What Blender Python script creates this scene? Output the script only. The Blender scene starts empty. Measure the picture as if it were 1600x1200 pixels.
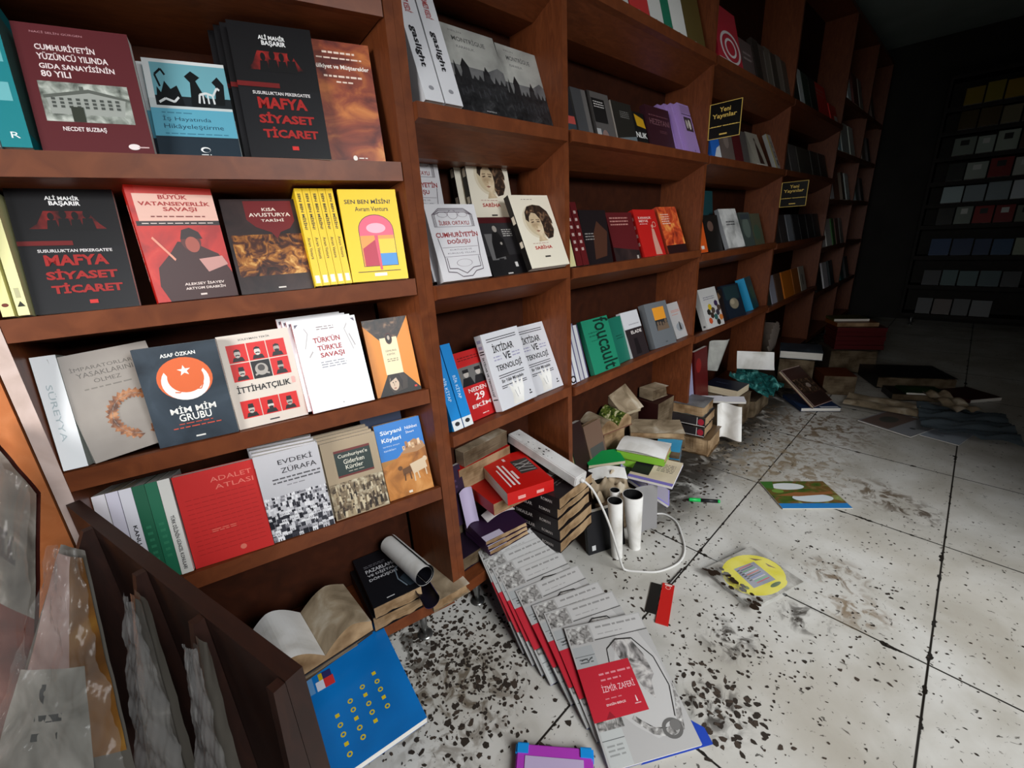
import bpy, bmesh, math, random
from mathutils import Matrix, Vector
R = math.radians
C = bpy.context.scene.collection
S = bpy.context.scene

# ---------------------------------------------------------------- camera
cam_data = bpy.data.cameras.new('camera')
cam_data.sensor_width = 36.0
cam_data.lens = 36.0 * 689.0 / 1600.0
cam_data.clip_start = 0.01
cam = bpy.data.objects.new('camera', cam_data)
C.objects.link(cam)
S.camera = cam
CAM_ROWS = ((0.70859, 0.26172, -0.65529, 0),
    (-0.70344, 0.1891, -0.68514, 0),
    (-0.0554, 0.94644, 0.3181, 1.09),
    (0, 0, 0, 1))
cam.matrix_world = Matrix(CAM_ROWS)

# ---------------------------------------------------------------- world, daylight, exposure
world = bpy.data.worlds.new('world'); S.world = world
world.use_nodes = True
world.node_tree.nodes['Background'].inputs[0].default_value = (0.75, 0.85, 1.0, 1)
world.node_tree.nodes['Background'].inputs[1].default_value = 0.015
S.view_settings.view_transform = 'Standard'
S.view_settings.look = 'None'
S.view_settings.gamma = 1.0
S.view_settings.use_curve_mapping = False
S.view_settings.exposure = 0.0

def area_light(name, loc, target, sx, sy, power, col):
    l = bpy.data.lights.new(name, 'AREA'); l.shape = 'RECTANGLE'
    l.size = sx; l.size_y = sy; l.energy = power; l.color = col
    o = bpy.data.objects.new(name, l); C.objects.link(o)
    o.location = loc
    o.rotation_euler = (Vector(target) - Vector(loc)).to_track_quat('-Z', 'Y').to_euler()
    return o
# overcast daylight from the street, coming in through the shop front behind the photographer
area_light('street_daylight', (0.25, -3.7, 3.3), (0.45, 0.3, 0.6), 2.6, 2.8, 400, (0.96, 0.985, 1.0))
side = area_light('side_window_daylight', (-2.0, 0.0, 1.45), (-0.1, 0.9, 0.75), 1.1, 0.9, 13, (1.0, 0.99, 0.97))
side.data.spread = R(70)

# ---------------------------------------------------------------- materials
def lin(h):
    h = h.lstrip('#')
    v = [int(h[i:i+2], 16) / 255.0 for i in (0, 2, 4)]
    return tuple(c / 12.92 if c <= 0.04045 else ((c + 0.055) / 1.055) ** 2.4 for c in v) + (1.0,)
_mats = {}
def paint(hexcol, rough=0.42, metal=0.0, name=None):
    k = (hexcol, rough, metal)
    if k in _mats: return _mats[k]
    m = bpy.data.materials.new(name or 'ink_' + hexcol); m.use_nodes = True
    b = m.node_tree.nodes['Principled BSDF']
    b.inputs['Base Color'].default_value = lin(hexcol)
    b.inputs['Roughness'].default_value = rough
    b.inputs['Metallic'].default_value = metal
    b.inputs['Specular IOR Level'].default_value = 0.35
    _mats[k] = m
    return m
def nodes_of(m):
    m.use_nodes = True
    return m.node_tree, m.node_tree.nodes['Principled BSDF']
def ramp_into(nt, fac, stops):
    r = nt.nodes.new('ShaderNodeValToRGB')
    els = r.color_ramp.elements
    while len(els) > 1: els.remove(els[-1])
    els[0].position = stops[0][0]; els[0].color = lin(stops[0][1])
    for p, c in stops[1:]:
        e = els.new(p); e.color = lin(c)
    nt.links.new(fac, r.inputs[0])
    return r
NM = {}
def noise_mat(name, stops, scale, detail=6, dist=0.0, rough=0.4, stretch=(1, 1, 1), voronoi=False):
    m = bpy.data.materials.new(name); nt, b = nodes_of(m)
    tc = nt.nodes.new('ShaderNodeTexCoord'); mp = nt.nodes.new('ShaderNodeMapping')
    mp.inputs['Scale'].default_value = stretch
    nt.links.new(tc.outputs['Object'], mp.inputs[0])
    if voronoi:
        n = nt.nodes.new('ShaderNodeTexVoronoi'); n.inputs['Scale'].default_value = scale
        out = n.outputs['Distance']
    else:
        n = nt.nodes.new('ShaderNodeTexNoise'); n.inputs['Scale'].default_value = scale
        n.inputs['Detail'].default_value = detail; n.inputs['Distortion'].default_value = dist
        out = n.outputs['Fac']
    nt.links.new(mp.outputs[0], n.inputs['Vector'])
    r = ramp_into(nt, out, stops)
    nt.links.new(r.outputs[0], b.inputs['Base Color'])
    b.inputs['Roughness'].default_value = rough
    b.inputs['Specular IOR Level'].default_value = 0.35
    NM[name] = m
    return m
def wood_mat(name, c0, c1, c2, rough=0.42, spec=0.35):
    m = bpy.data.materials.new(name); nt, b = nodes_of(m)
    tc = nt.nodes.new('ShaderNodeTexCoord'); mp = nt.nodes.new('ShaderNodeMapping')
    mp.inputs['Scale'].default_value = (3, 14, 3)
    nt.links.new(tc.outputs['Object'], mp.inputs[0])
    n = nt.nodes.new('ShaderNodeTexNoise'); n.inputs['Scale'].default_value = 6
    n.inputs['Detail'].default_value = 8; n.inputs['Distortion'].default_value = 1.2
    nt.links.new(mp.outputs[0], n.inputs['Vector'])
    r = ramp_into(nt, n.outputs['Fac'], [(0.25, c0), (0.5, c1), (0.75, c2)])
    nt.links.new(r.outputs[0], b.inputs['Base Color'])
    b.inputs['Roughness'].default_value = rough
    b.inputs['Specular IOR Level'].default_value = spec
    return m
WOOD = wood_mat('cherry_veneer', '#5a2c16', '#68351a', '#753e21')
WOOD_BACK = wood_mat('cherry_back_shaded', '#2e150a', '#37190c', '#401e0f', 0.75, 0.12)  # darkened copy of the veneer, shade inside the shelves put into the colour
WOOD_RACK = wood_mat('dark_rack_board', '#1e0e09', '#25110b', '#2c160e', 0.5)
EDGE = wood_mat('window_lit_edge', '#bda79d', '#c9b3aa', '#d2beb6', 0.4)  # front edge lightened: window light put into its colour
PANEL = wood_mat('honey_panel', '#b5683a', '#bf7242', '#c87d4e', 0.45)
def page_mat(name, c0, c1, stain=False):
    m = bpy.data.materials.new(name); nt, b = nodes_of(m)
    tc = nt.nodes.new('ShaderNodeTexCoord'); mp = nt.nodes.new('ShaderNodeMapping')
    mp.inputs['Scale'].default_value = (4, 900, 4)
    nt.links.new(tc.outputs['Object'], mp.inputs[0])
    n = nt.nodes.new('ShaderNodeTexNoise'); n.inputs['Scale'].default_value = 1.5; n.inputs['Detail'].default_value = 3
    nt.links.new(mp.outputs[0], n.inputs['Vector'])
    r = ramp_into(nt, n.outputs['Fac'], [(0.35, c0), (0.65, c1)])
    if stain:
        n2 = nt.nodes.new('ShaderNodeTexNoise'); n2.inputs['Scale'].default_value = 11; n2.inputs['Detail'].default_value = 4
        nt.links.new(tc.outputs['Object'], n2.inputs['Vector'])
        r2 = ramp_into(nt, n2.outputs['Fac'], [(0.34, '#a39688'), (0.58, '#ffffff')])
        mx = nt.nodes.new('ShaderNodeMix'); mx.data_type = 'RGBA'; mx.blend_type = 'MULTIPLY'; mx.inputs[0].default_value = 1.0
        nt.links.new(r.outputs[0], mx.inputs[6]); nt.links.new(r2.outputs[0], mx.inputs[7]); nt.links.new(mx.outputs[2], b.inputs['Base Color'])
    else:
        nt.links.new(r.outputs[0], b.inputs['Base Color'])
    b.inputs['Roughness'].default_value = 0.85
    b.inputs['Specular IOR Level'].default_value = 0.15
    return m
PAGE = {'white': page_mat('white_pages', '#cfcac0', '#f2efe8'), 'cream': page_mat('cream_pages', '#b8a88c', '#dccfb4'),
        'wet': page_mat('wet_brown_pages', '#94795a', '#bfa27e', True), 'grey': page_mat('grey_pages', '#8f8a84', '#b5b0a8'),
        'dirty': page_mat('dirty_wet_pages', '#5a4c3c', '#86765f', True), 'red': page_mat('dark_red_edges', '#4a1416', '#5c1c1e')}
noise_mat('maroon_clouds', [(0.3, '#4a1a1c'), (0.5, '#8a3f28'), (0.66, '#c07038'), (0.8, '#d89a58')], 14, 7, 0.8, stretch=(1, 1, 2))
noise_mat('old_photo', [(0.3, '#3a3f3a'), (0.5, '#8a9088'), (0.7, '#c8ccc4')], 60, 6, 0.5)
noise_mat('red_glow', [(0.35, '#0c0a0c'), (0.6, '#8a1f1c'), (0.75, '#c8382c')], 30, 4, 0.3)
noise_mat('battle_oil', [(0.3, '#120c0c'), (0.45, '#4a2416'), (0.58, '#a06428'), (0.7, '#d8a860'), (0.8, '#e8d8b8')], 45, 8, 1.5)
noise_mat('dark_smoke', [(0.3, '#1a1416'), (0.7, '#3a2a28')], 18, 6, 1)
noise_mat('red_smoke', [(0.35, '#a2120b'), (0.55, '#cc2415'), (0.78, '#e0563e')], 16, 6, 1)
noise_mat('grey_sky', [(0.3, '#7c7c78'), (0.6, '#b8b8b2'), (0.8, '#d0d0ca')], 8, 5, 0.4)
noise_mat('grey_mist', [(0.3, '#46464a'), (0.7, '#8c8c8a')], 12, 6, 0.6)
noise_mat('black_wood', [(0.3, '#141416'), (0.6, '#2c2c2e'), (0.8, '#48484a')], 50, 8, 1.2)
noise_mat('slate', [(0.3, '#232b33'), (0.55, '#38424c'), (0.8, '#5a6670')], 10, 6, 0.8)
noise_mat('taupe', [(0.3, '#8a8078'), (0.7, '#a89e94')], 8, 4)
noise_mat('gold_leaf', [(0.35, '#5a3018'), (0.55, '#a8683a'), (0.75, '#d8a070')], 80, 5, 1)
noise_mat('baroque', [(0.35, '#16120f'), (0.55, '#3a2a20'), (0.7, '#8a6a50')], 55, 7, 1)
noise_mat('sepia', [(0.35, '#4a3c2c'), (0.5, '#8c7a60'), (0.7, '#d0c4a8')], 70, 8, 0.6)
noise_mat('desert', [(0.3, '#8a5424'), (0.5, '#c07c38'), (0.75, '#d89a58')], 20, 7, 1)
noise_mat('fire_sky', [(0.3, '#7a2018'), (0.5, '#d05028'), (0.7, '#f0a050')], 24, 6, 1)
noise_mat('grey_engraving', [(0.32, '#3c3a38'), (0.5, '#8a8784'), (0.68, '#c8c6c2')], 60, 8, 1.2)
noise_mat('ink_drawing', [(0.36, '#4a4846'), (0.5, '#8e8a88'), (0.62, '#bcb8b4')], 22, 8, 2.0)
noise_mat('torn_white', [(0.3, '#8e8e8c'), (0.6, '#dededc')], 14, 6, 0.5)
noise_mat('teal_film', [(0.35, '#0c2a2a'), (0.55, '#1f5a58'), (0.75, '#6fb8b0')], 18, 5, 1.5, rough=0.15)
noise_mat('wet_paper', [(0.3, '#6e5e48'), (0.55, '#a39178'), (0.8, '#d2c8b6')], 14, 6, 0.8, rough=0.6)
noise_mat('wet_white', [(0.3, '#ccc8c0'), (0.5, '#ebe9e5'), (0.75, '#f8f7f5')], 10, 5, 0.5, rough=0.5)
noise_mat('meadow', [(0.3, '#1c3414'), (0.46, '#4a5c24'), (0.56, '#6a4a28'), (0.75, '#8a9a5a')], 18, 5, 0.8)
noise_mat('pattern_green', [(0.4, '#2a3a18'), (0.55, '#6a7a30'), (0.65, '#d8d0a8')], 60, 3, 0.5)
noise_mat('bag_pale', [(0.3, '#5a5852'), (0.55, '#85827b'), (0.8, '#a8a49e')], 12, 6, 1.0, rough=0.15)
noise_mat('grimy_plastic', [(0.3, '#6a665e'), (0.55, '#a8a49c'), (0.8, '#d4d2cc')], 25, 6, 1.0, rough=0.12)
noise_mat('bag_grey', [(0.3, '#2c2a27'), (0.55, '#524f4a'), (0.8, '#8a8680')], 12, 6, 1.0, rough=0.2)
noise_mat('face_sepia', [(0.3, '#a08868'), (0.55, '#cdb898'), (0.75, '#e0d2b8')], 26, 4, 0.4)
noise_mat('bag_print', [(0.3, '#6a5450'), (0.5, '#937c76'), (0.7, '#a89a94')], 9, 4, 0.5, rough=0.25)
noise_mat('bag_print_red', [(0.3, '#240f0d'), (0.5, '#45201b'), (0.7, '#6a463f')], 9, 4, 0.8, rough=0.25)
noise_mat('amber_print', [(0.3, '#351f0e'), (0.5, '#65421a'), (0.75, '#8e6a2c')], 10, 5, 0.5, rough=0.3)
noise_mat('blue_gloss', [(0.3, '#0a5a9c'), (0.7, '#0f76c4')], 4, 3, 0.2, rough=0.28)

def mat(c):
    if isinstance(c, str): return NM[c] if c in NM else paint(c)
    return c

# ---------------------------------------------------------------- mesh helpers
class MB:
    """collects polygons with materials and links them as ONE mesh object"""
    def __init__(s): s.v = []; s.f = []; s.fm = []; s.ms = []; s.smooth = []
    def mi(s, m):
        m = mat(m)
        if m not in s.ms: s.ms.append(m)
        return s.ms.index(m)
    def face(s, pts, m, smooth=False):
        i0 = len(s.v); s.v += [tuple(p) for p in pts]
        s.f.append(tuple(range(i0, i0 + len(pts)))); s.fm.append(s.mi(m)); s.smooth.append(smooth)
    def mesh(s, verts, faces, m, smooth=True):
        i0 = len(s.v); k = s.mi(m); s.v += [tuple(p) for p in verts]
        for f in faces:
            s.f.append(tuple(i0 + i for i in f)); s.fm.append(k); s.smooth.append(smooth)
    def box(s, x0, y0, z0, x1, y1, z1, m, M=None):
        vs = [Vector((x, y, z)) for z in (z0, z1) for y in (y0, y1) for x in (x0, x1)]
        if M is not None: vs = [M @ v for v in vs]
        s.mesh(vs, [(0, 2, 3, 1), (4, 5, 7, 6), (0, 1, 5, 4), (2, 6, 7, 3), (0, 4, 6, 2), (1, 3, 7, 5)], m, False)
    def grid(s, fn, nu, nv, m, smooth=True, closed_u=False):
        vs = [fn(i / nu, j / nv) for j in range(nv + 1) for i in range(nu + 1)]
        fs = [(j * (nu + 1) + i, j * (nu + 1) + i + 1, (j + 1) * (nu + 1) + i + 1, (j + 1) * (nu + 1) + i) for j in range(nv) for i in range(nu)]
        s.mesh(vs, fs, m, smooth)
    def tube(s, path, r, m, n=10, caps=True):
        path = [Vector(p) for p in path]; rs = r if isinstance(r, (list, tuple)) else [r] * len(path)
        rings = []
        up = Vector((0, 0, 1))
        for i, p in enumerate(path):
            d = (path[min(i + 1, len(path) - 1)] - path[max(i - 1, 0)]).normalized()
            a = d.cross(up)
            if a.length < 1e-3: a = Vector((1, 0, 0))
            a.normalize(); b = a.cross(d)
            rings.append([p + (a * math.cos(2 * math.pi * k / n) + b * math.sin(2 * math.pi * k / n)) * rs[i] for k in range(n)])
        vs = [q for rg in rings for q in rg]
        fs = [(i * n + k, i * n + (k + 1) % n, (i + 1) * n + (k + 1) % n, (i + 1) * n + k) for i in range(len(path) - 1) for k in range(n)]
        if caps: fs += [tuple(range(n))[::-1], tuple((len(path) - 1) * n + k for k in range(n))]
        s.mesh(vs, fs, m)
    def build(s, name, parent=None, bevel=0):
        me = bpy.data.meshes.new(name)
        me.from_pydata(s.v, [], s.f)
        for m in s.ms: me.materials.append(m)
        me.polygons.foreach_set('material_index', s.fm)
        me.polygons.foreach_set('use_smooth', s.smooth)
        me.update()
        if bevel:
            bm = bmesh.new(); bm.from_mesh(me)
            bmesh.ops.remove_doubles(bm, verts=bm.verts, dist=1e-6)
            bmesh.ops.bevel(bm, geom=bm.edges[:], offset=bevel, segments=2, affect='EDGES')
            bm.to_mesh(me); bm.free()
        o = bpy.data.objects.new(name, me); C.objects.link(o)
        if parent: o.parent = parent
        return o
def tag(o, label, cat, group=None, kind=None):
    o['label'] = label; o['category'] = cat
    if group: o['group'] = group
    if kind: o['kind'] = kind
    return o
def empty(name, M, label, cat, group=None):
    o = bpy.data.objects.new(name, None); C.objects.link(o)
    o.empty_display_size = 0.03
    o.matrix_world = M
    return tag(o, label, cat, group)
def structure(name, mb, bevel=0):
    o = mb.build(name, None, bevel); o['kind'] = 'structure'; return o
def dup(root, M, label, group=None):
    r = root.copy(); C.objects.link(r); r.matrix_world = M
    r['label'] = label
    if group: r['group'] = group
    for ch in list(root.children):
        c = ch.copy(); C.objects.link(c); c.parent = r
    return r

# ---------------------------------------------------------------- printing on covers
_txt = {}
def text_geo(s, bold=0.0):
    k = (s, bold)
    if k not in _txt:
        cu = bpy.data.curves.new('lettering', 'FONT'); cu.body = s; cu.resolution_u = 2; cu.offset = bold
        ob = bpy.data.objects.new('lettering', cu)
        me = ob.to_mesh()
        vs = [(v.co.x, v.co.y) for v in me.vertices]; fs = [tuple(p.vertices) for p in me.polygons]
        ob.to_mesh_clear(); bpy.data.objects.remove(ob); bpy.data.curves.remove(cu)
        x0 = min(v[0] for v in vs); x1 = max(v[0] for v in vs); y0 = min(v[1] for v in vs); y1 = max(v[1] for v in vs)
        _txt[k] = ([((v[0] - x0) / (x1 - x0), (v[1] - y0) / (y1 - y0)) for v in vs], fs)
    return _txt[k]
def draw(mb, cmds, fn):
    """fn(u, v, layer) -> point on the printed face"""
    q_ = min(1.0, 14.0 / max(len(cmds), 1))   # keep thick prints thin
    for n, c in enumerate(cmds):
        k = c[0]; ly = (n + 1) * q_
        if k == 'R':
            u0, v0, u1, v1, m = c[1:]
            mb.face([fn(u0, v0, ly), fn(u1, v0, ly), fn(u1, v1, ly), fn(u0, v1, ly)], m)
        elif k == 'G':
            mb.face([fn(u, v, ly) for u, v in c[1]], c[2])
        elif k == 'E':
            cu, cv, ru, rv, m = c[1:]
            mb.face([fn(cu + ru * math.cos(a * math.pi / 14), cv + rv * math.sin(a * math.pi / 14), ly) for a in range(28)], m)
        elif k == 'O':   # ring
            cu, cv, ru, rv, t, m = c[1:6] + (c[6],)
            for a in range(32):
                q = []
                for aa, f in ((a, 1), (a + 1, 1), (a + 1, 1 - t), (a, 1 - t)):
                    q.append(fn(cu + ru * f * math.cos(aa * math.pi / 16), cv + rv * f * math.sin(aa * math.pi / 16), ly))
                mb.face(q, m)
        elif k == 'T':
            s, u0, v0, u1, v1, m = c[1:7]; b = c[7] if len(c) > 7 else 0.0
            vs, fs = text_geo(s, b)
            mb.mesh([fn(u0 + x * (u1 - u0), v0 + y * (v1 - v0), ly) for x, y in vs], fs, m, False)
        elif k == 'L':   # rows of print too small to read
            u0, v0, u1, v1, rows, m = c[1:]
            rnd = random.Random(int(u0 * 1000) + rows)
            dv = (v1 - v0) / rows
            for r in range(rows):
                u = u0
                while u < u1 - 0.01:
                    w = min(rnd.uniform(0.04, 0.11), u1 - u)
                    mb.face([fn(u, v1 - (r + .7) * dv, ly), fn(u + w, v1 - (r + .7) * dv, ly), fn(u + w, v1 - (r + .3) * dv, ly), fn(u, v1 - (r + .3) * dv, ly)], m)
                    u += w + 0.02
        elif k == 'V':   # line
            pts, t, m = c[1:]
            for (a, b_), (a2, b2) in zip(pts, pts[1:]):
                d = math.hypot(a2 - a, b2 - b_) or 1; nx, ny = -(b2 - b_) / d * t, (a2 - a) / d * t
                mb.face([fn(a - nx, b_ - ny, ly), fn(a2 - nx, b2 - ny, ly), fn(a2 + nx, b2 + ny, ly), fn(a + nx, b_ + ny, ly)], m)

# ---------------------------------------------------------------- books
H1 = (0.5546, 0.87)
FR = {'A': (H1, R(-13)), 'B': ((0, 0.87), 0.0), 'F': ((6.0, 0.45), R(-90))}
def mframe(fr, s, d, z, yaw=0, te=0, ro=0):
    (ox, oy), an = FR[fr]
    loc = Vector((ox + s * math.cos(an) - d * math.sin(an), oy + s * math.sin(an) + d * math.cos(an), z))
    return Matrix.Translation(loc) @ Matrix.Rotation(an + R(yaw), 4, 'Z') @ Matrix.Rotation(-R(te), 4, 'X') @ Matrix.Rotation(-R(ro), 4, 'Y')
def mworld(x, y, z, yaw=0, te=90, ro=0):
    return Matrix.Translation((x, y, z)) @ Matrix.Rotation(R(yaw), 4, 'Z') @ Matrix.Rotation(-R(te), 4, 'X') @ Matrix.Rotation(-R(ro), 4, 'Y')
def spine_out(M, th):
    return M @ Matrix.Translation((th, 0, 0)) @ Matrix.Rotation(R(90), 4, 'Z')
EPS = 0.00007
def page_block(x0, y0, z0, x1, y1, z1, m, wet, rnd):
    mb = MB()
    if not wet:
        mb.box(x0, y0, z0, x1, y1, z1, m); return mb
    n = 14; ph = rnd.uniform(0, 6); th = y1 - y0
    def edge(t, side):   # wavy swollen edge
        return wet * (math.sin(t * 9 + ph) * 0.5 + math.sin(t * 23 + ph * 2) * 0.3 + rnd.uniform(-.2, .2)) * (1 if side else 0.6)
    top = [[None] * (n + 1) for _ in range(n + 1)]; bot = [[None] * (n + 1) for _ in range(n + 1)]
    for i in range(n + 1):
        for j in range(n + 1):
            a, b = i / n, j / n
            rim = max(abs(a - .5), abs(b - .5)) * 2
            o = edge(a + b * 1.3, 1) * (0.25 + 0.75 * rim ** 3)
            jx = rnd.uniform(0, wet * .5) if i == n else 0
            if i in (0, n) or j in (0, n):
                px, pz = -wet * .35 * (1 + math.sin(b * 11 + ph * 3)) * (i == n), wet * .35 * (1 + math.sin(a * 12 + ph * 2)) * ((j == 0) - (j == n))
            else: px = pz = 0
            top[i][j] = (x0 + (x1 - x0) * a - jx + px, y0 + max(o, -y0 * .0) * .5 + wet * .3, z0 + (z1 - z0) * b + pz)
            bot[i][j] = (x0 + (x1 - x0) * a - jx + px * .4, y1 + o * .5 - wet * .3, z0 + (z1 - z0) * b + pz * .4)
    vs = [p for r_ in top for p in r_] + [p for r_ in bot for p in r_]
    N = (n + 1) ** 2; idx = lambda i, j: i * (n + 1) + j
    fs = []
    for i in range(n):
        for j in range(n):
            fs.append((idx(i, j), idx(i + 1, j), idx(i + 1, j + 1), idx(i, j + 1)))
            fs.append((N + idx(i, j), N + idx(i, j + 1), N + idx(i + 1, j + 1), N + idx(i + 1, j)))
    for i in range(n):
        fs.append((idx(i, 0), N + idx(i, 0), N + idx(i + 1, 0), idx(i + 1, 0)))
        fs.append((idx(i, n), idx(i + 1, n), N + idx(i + 1, n), N + idx(i, n)))
        fs.append((idx(0, i), idx(0, i + 1), N + idx(0, i + 1), N + idx(0, i)))
        fs.append((idx(n, i), N + idx(n, i), N + idx(n, i + 1), idx(n, i + 1)))
    mb.mesh(vs, fs, m, False)
    return mb
def book(label, M, w, h, th, col, art=(), spine=(), hard=False, group=None, page='white', spine_col=None, wet=0, back_col=None, name=None):
    root = empty(name or ('hardcover_book' if hard else 'paperback_book'), M, label, 'book', group)
    t = 0.0022 if hard else 0.0006
    oh = 0.003 if hard else 0.0005
    sc = spine_col or col
    mb = MB()
    if wet:
        n = 8
        for yy, c in ((0, col), (th - t, back_col or col)):
            mb.box(0, yy, 0, w, yy + t, h, c)
    else:
        mb.box(0, 0, 0, w, t, h, col)
        mb.box(0, th - t, 0, w, th, h, back_col or col)
    mb.box(0, t, 0, t, th - t, h, sc)
    if art: draw(mb, art, lambda u, v, k: (u * w, -EPS * k, v * h))
    if spine: draw(mb, spine, lambda u, v, k: (-EPS * k, th * (1 - u), v * h))
    mb.build('cover', root)
    rnd = random.Random(hash(label) % 1000 if False else sum(map(ord, label)))
    page_block(t, t, oh, w - oh, th - t, h - oh, PAGE[page], wet, rnd).build('page_block', root)
    return root
def vert_text(s, u0, v0, u1, v1, m, b=0.0):
    """spine lettering reading from top to bottom, as a command for draw()"""
    return ('VT', s, u0, v0, u1, v1, m, b)
_old_draw = draw
def draw(mb, cmds, fn):
    rest = []
    for c in cmds:
        if c[0] == 'VT':
            _, s, u0, v0, u1, v1, m, b = c
            vs, fs = text_geo(s, b)
            mb.mesh([fn(u0 + y * (u1 - u0), v1 - x * (v1 - v0), 16) for x, y in vs], fs, m, False)
        else: rest.append(c)
    _old_draw(mb, rest, fn)
P = {'gida': ['A',1.247,-0.545,0.012,-13.8,0.121,0.184,15.1,-0.2,0.022], 'hayat': ['A',1.247,-0.406,0.03,-4.8,0.135,0.177,22.2,-0.4,0.02], 'mafya': ['A',1.247,-0.272,0.01,-6.7,0.134,0.227,12.5,-0.9,0.022], 'mulk': ['A',1.247,-0.146,0.024,-4.8,0.135,0.218,8.6,-0.5,0.018], 'mafya2': ['A',1.012,-0.621,0.012,3.1,0.129,0.203,15.5,-1.8,0.022], 'buyuk': ['A',1.012,-0.465,0.012,4.1,0.124,0.196,6.2,-0.9,0.035], 'avus': ['A',1.012,-0.338,0.02,0.5,0.13,0.182,18.1,-0.2,0.022], 'sen': ['A',1.012,-0.136,0.0,-6.0,0.126,0.185,10.6,-0.7,0.014], 'impar': ['A',0.75,-0.614,0.02,-3.3,0.135,0.179,-4.1,1.5,0.03], 'mim': ['A',0.75,-0.528,0.01,-2.8,0.128,0.185,6.5,0.2,0.018], 'ittihat': ['A',0.75,-0.399,0.014,-0.5,0.128,0.188,11.6,0.5,0.014], 'turk': ['A',0.75,-0.263,-0.01,1.2,0.13,0.195,18.2,-0.1,0.012], 'simurg': ['A',0.75,-0.121,0.015,-0.8,0.118,0.18,15.1,-0.1,0.018], 'adalet': ['A',0.478,-0.537,0.012,-3.6,0.144,0.197,11.0,0.0,0.016], 'evdeki': ['A',0.478,-0.392,0.004,-8.4,0.126,0.201,6.0,0.3,0.014], 'cumgid': ['A',0.478,-0.261,0.004,-1.7,0.125,0.184,15.7,0.1,0.014], 'suryani': ['A',0.478,-0.132,0.012,-1.1,0.131,0.192,15.7,0.3,0.018], 'mont1': ['B',1.36,0.744,0.012,-0.9,0.174,0.215,21.8,0.2,0.03], 'mont2': ['B',1.36,0.934,0.03,-0.7,0.18,0.219,19.0,-0.3,0.03], 'cumdog': ['B',0.99,0.63,0.0,-3.2,0.146,0.184,17.4,-0.1,0.03], 'adam': ['B',0.99,0.818,0.03,-0.0,0.135,0.17,23.2,-0.3,0.02], 'sabiha': ['B',0.99,0.926,-0.01,-3.4,0.168,0.215,23.4,0.4,0.02], 'ekim': ['B',0.61,0.696,0.03,2.5,0.103,0.196,17.7,-0.2,0.02], 'ikt1': ['B',0.61,0.784,-0.005,0.3,0.163,0.225,18.1,0.2,0.02], 'ikt2': ['B',0.61,0.975,0.02,-4.3,0.146,0.224,23.2,-0.3,0.02], 'prison': ['B',1.362,1.236,0.012,0.9,0.126,0.106,19.1,0.0,0.02], 'dark3': ['B',1.362,1.378,0.012,0.9,0.135,0.12,24.9,-0.0,0.02], 'nlik': ['B',1.362,1.499,0.03,4.7,0.125,0.11,20.0,0.0,0.02], 'hez': ['B',1.362,1.608,0.02,-9.5,0.168,0.1,17.2,-0.1,0.02], 'mor': ['B',1.362,1.962,0.0,-5.0,0.15,0.193,24.9,-0.1,0.02], 'r1': ['B',0.985,1.231,0.012,-1.1,0.148,0.14,13.1,-0.6,0.02], 'r2': ['B',0.985,1.417,0.02,-3.5,0.156,0.143,18.1,-0.5,0.02], 'r3': ['B',0.985,1.603,0.012,-4.7,0.146,0.161,20.9,-0.5,0.02], 'r4': ['B',0.985,1.797,0.012,-3.7,0.151,0.174,20.8,0.5,0.02], 'fouc': ['B',0.6,1.242,0.0,-2.3,0.153,0.196,19.5,-0.0,0.02], 'fouc2': ['B',0.6,1.428,0.02,2.7,0.098,0.178,17.8,-0.2,0.02], 'elade': ['B',0.6,1.518,0.012,-2.4,0.119,0.186,21.6,-0.1,0.02], 'gri': ['B',0.6,1.697,0.012,-5.7,0.161,0.194,20.8,-0.1,0.03], 'beyaz': ['B',0.6,1.912,0.02,-0.4,0.113,0.168,22.7,-0.3,0.02], 'hex': ['B',0.588,2.205,0.0,-4.8,0.175,0.202,21.0,0.2,0.03], 'pot': ['B',0.588,2.54,0.02,-9.1,0.177,0.191,22.6,-0.1,0.02], 'mavi': ['B',0.588,2.874,0.0,-4.7,0.142,0.196,21.7,-0.3,0.03], 'kitap': ['B',0.965,2.374,0.0,-6.5,0.173,0.202,21.7,0.3,0.02], 'gritur': ['B',0.965,2.661,0.02,-2.2,0.144,0.187,17.8,-0.2,0.02], 'zeytin': ['B',0.965,2.836,0.02,-0.9,0.141,0.18,17.8,-0.1,0.02], 'adamb': ['B',1.361,2.676,0.0,-2.4,0.154,0.151,25.6,-0.4,0.03], 'xox': ['B',1.361,2.999,0.0,0.9,0.162,0.175,22.8,-0.2,0.02]}
SLOPE = {'A': R(15), 'B': R(20), 'F': 0.0}
def rest(fr, zs, d, te, depth, flat_=False):
    """height of a book's front bottom edge on the backward sloping display shelf"""
    a = 0.0 if flat_ else SLOPE[fr]
    return zs - math.tan(a) * max(d - .012, -.03) + max(0.0, math.sin(R(te) - a)) * depth + .0012
def lean(key, label, col, art=(), extra=None, w=None, h=None, **kw):
    fr, zs, s, d0, yaw, w_, h_, te, ro, th = P[key]
    if extra: s += extra.get('s', 0); d0 += extra.get('d', 0); te = extra.get('te', te); yaw = extra.get('yaw', yaw); th = extra.get('th', th)
    return book(label, mframe(fr, s, d0, rest(fr, zs, d0, te, th), yaw, te, ro), w or w_, h or h_, th, col, art, **kw)
def lean_copy(root, key, n, label, ds=-0.012, dd=0.0, dz=0.0):
    fr, zs, s, d0, yaw, w_, h_, te, ro, th = P[key]
    d = d0 + (th + 0.0008) / math.cos(R(te)) * n
    return dup(root, mframe(fr, s + ds * n, d, rest(fr, zs, d0, te, th) + dz * n, yaw, te, ro), label)
def spined(fr, s, d, zs, te, th, yaw=0, w=.14, flat_=False):
    return spine_out(mframe(fr, s, d, rest(fr, zs, d, te, w, flat_), yaw, te), th)

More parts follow.
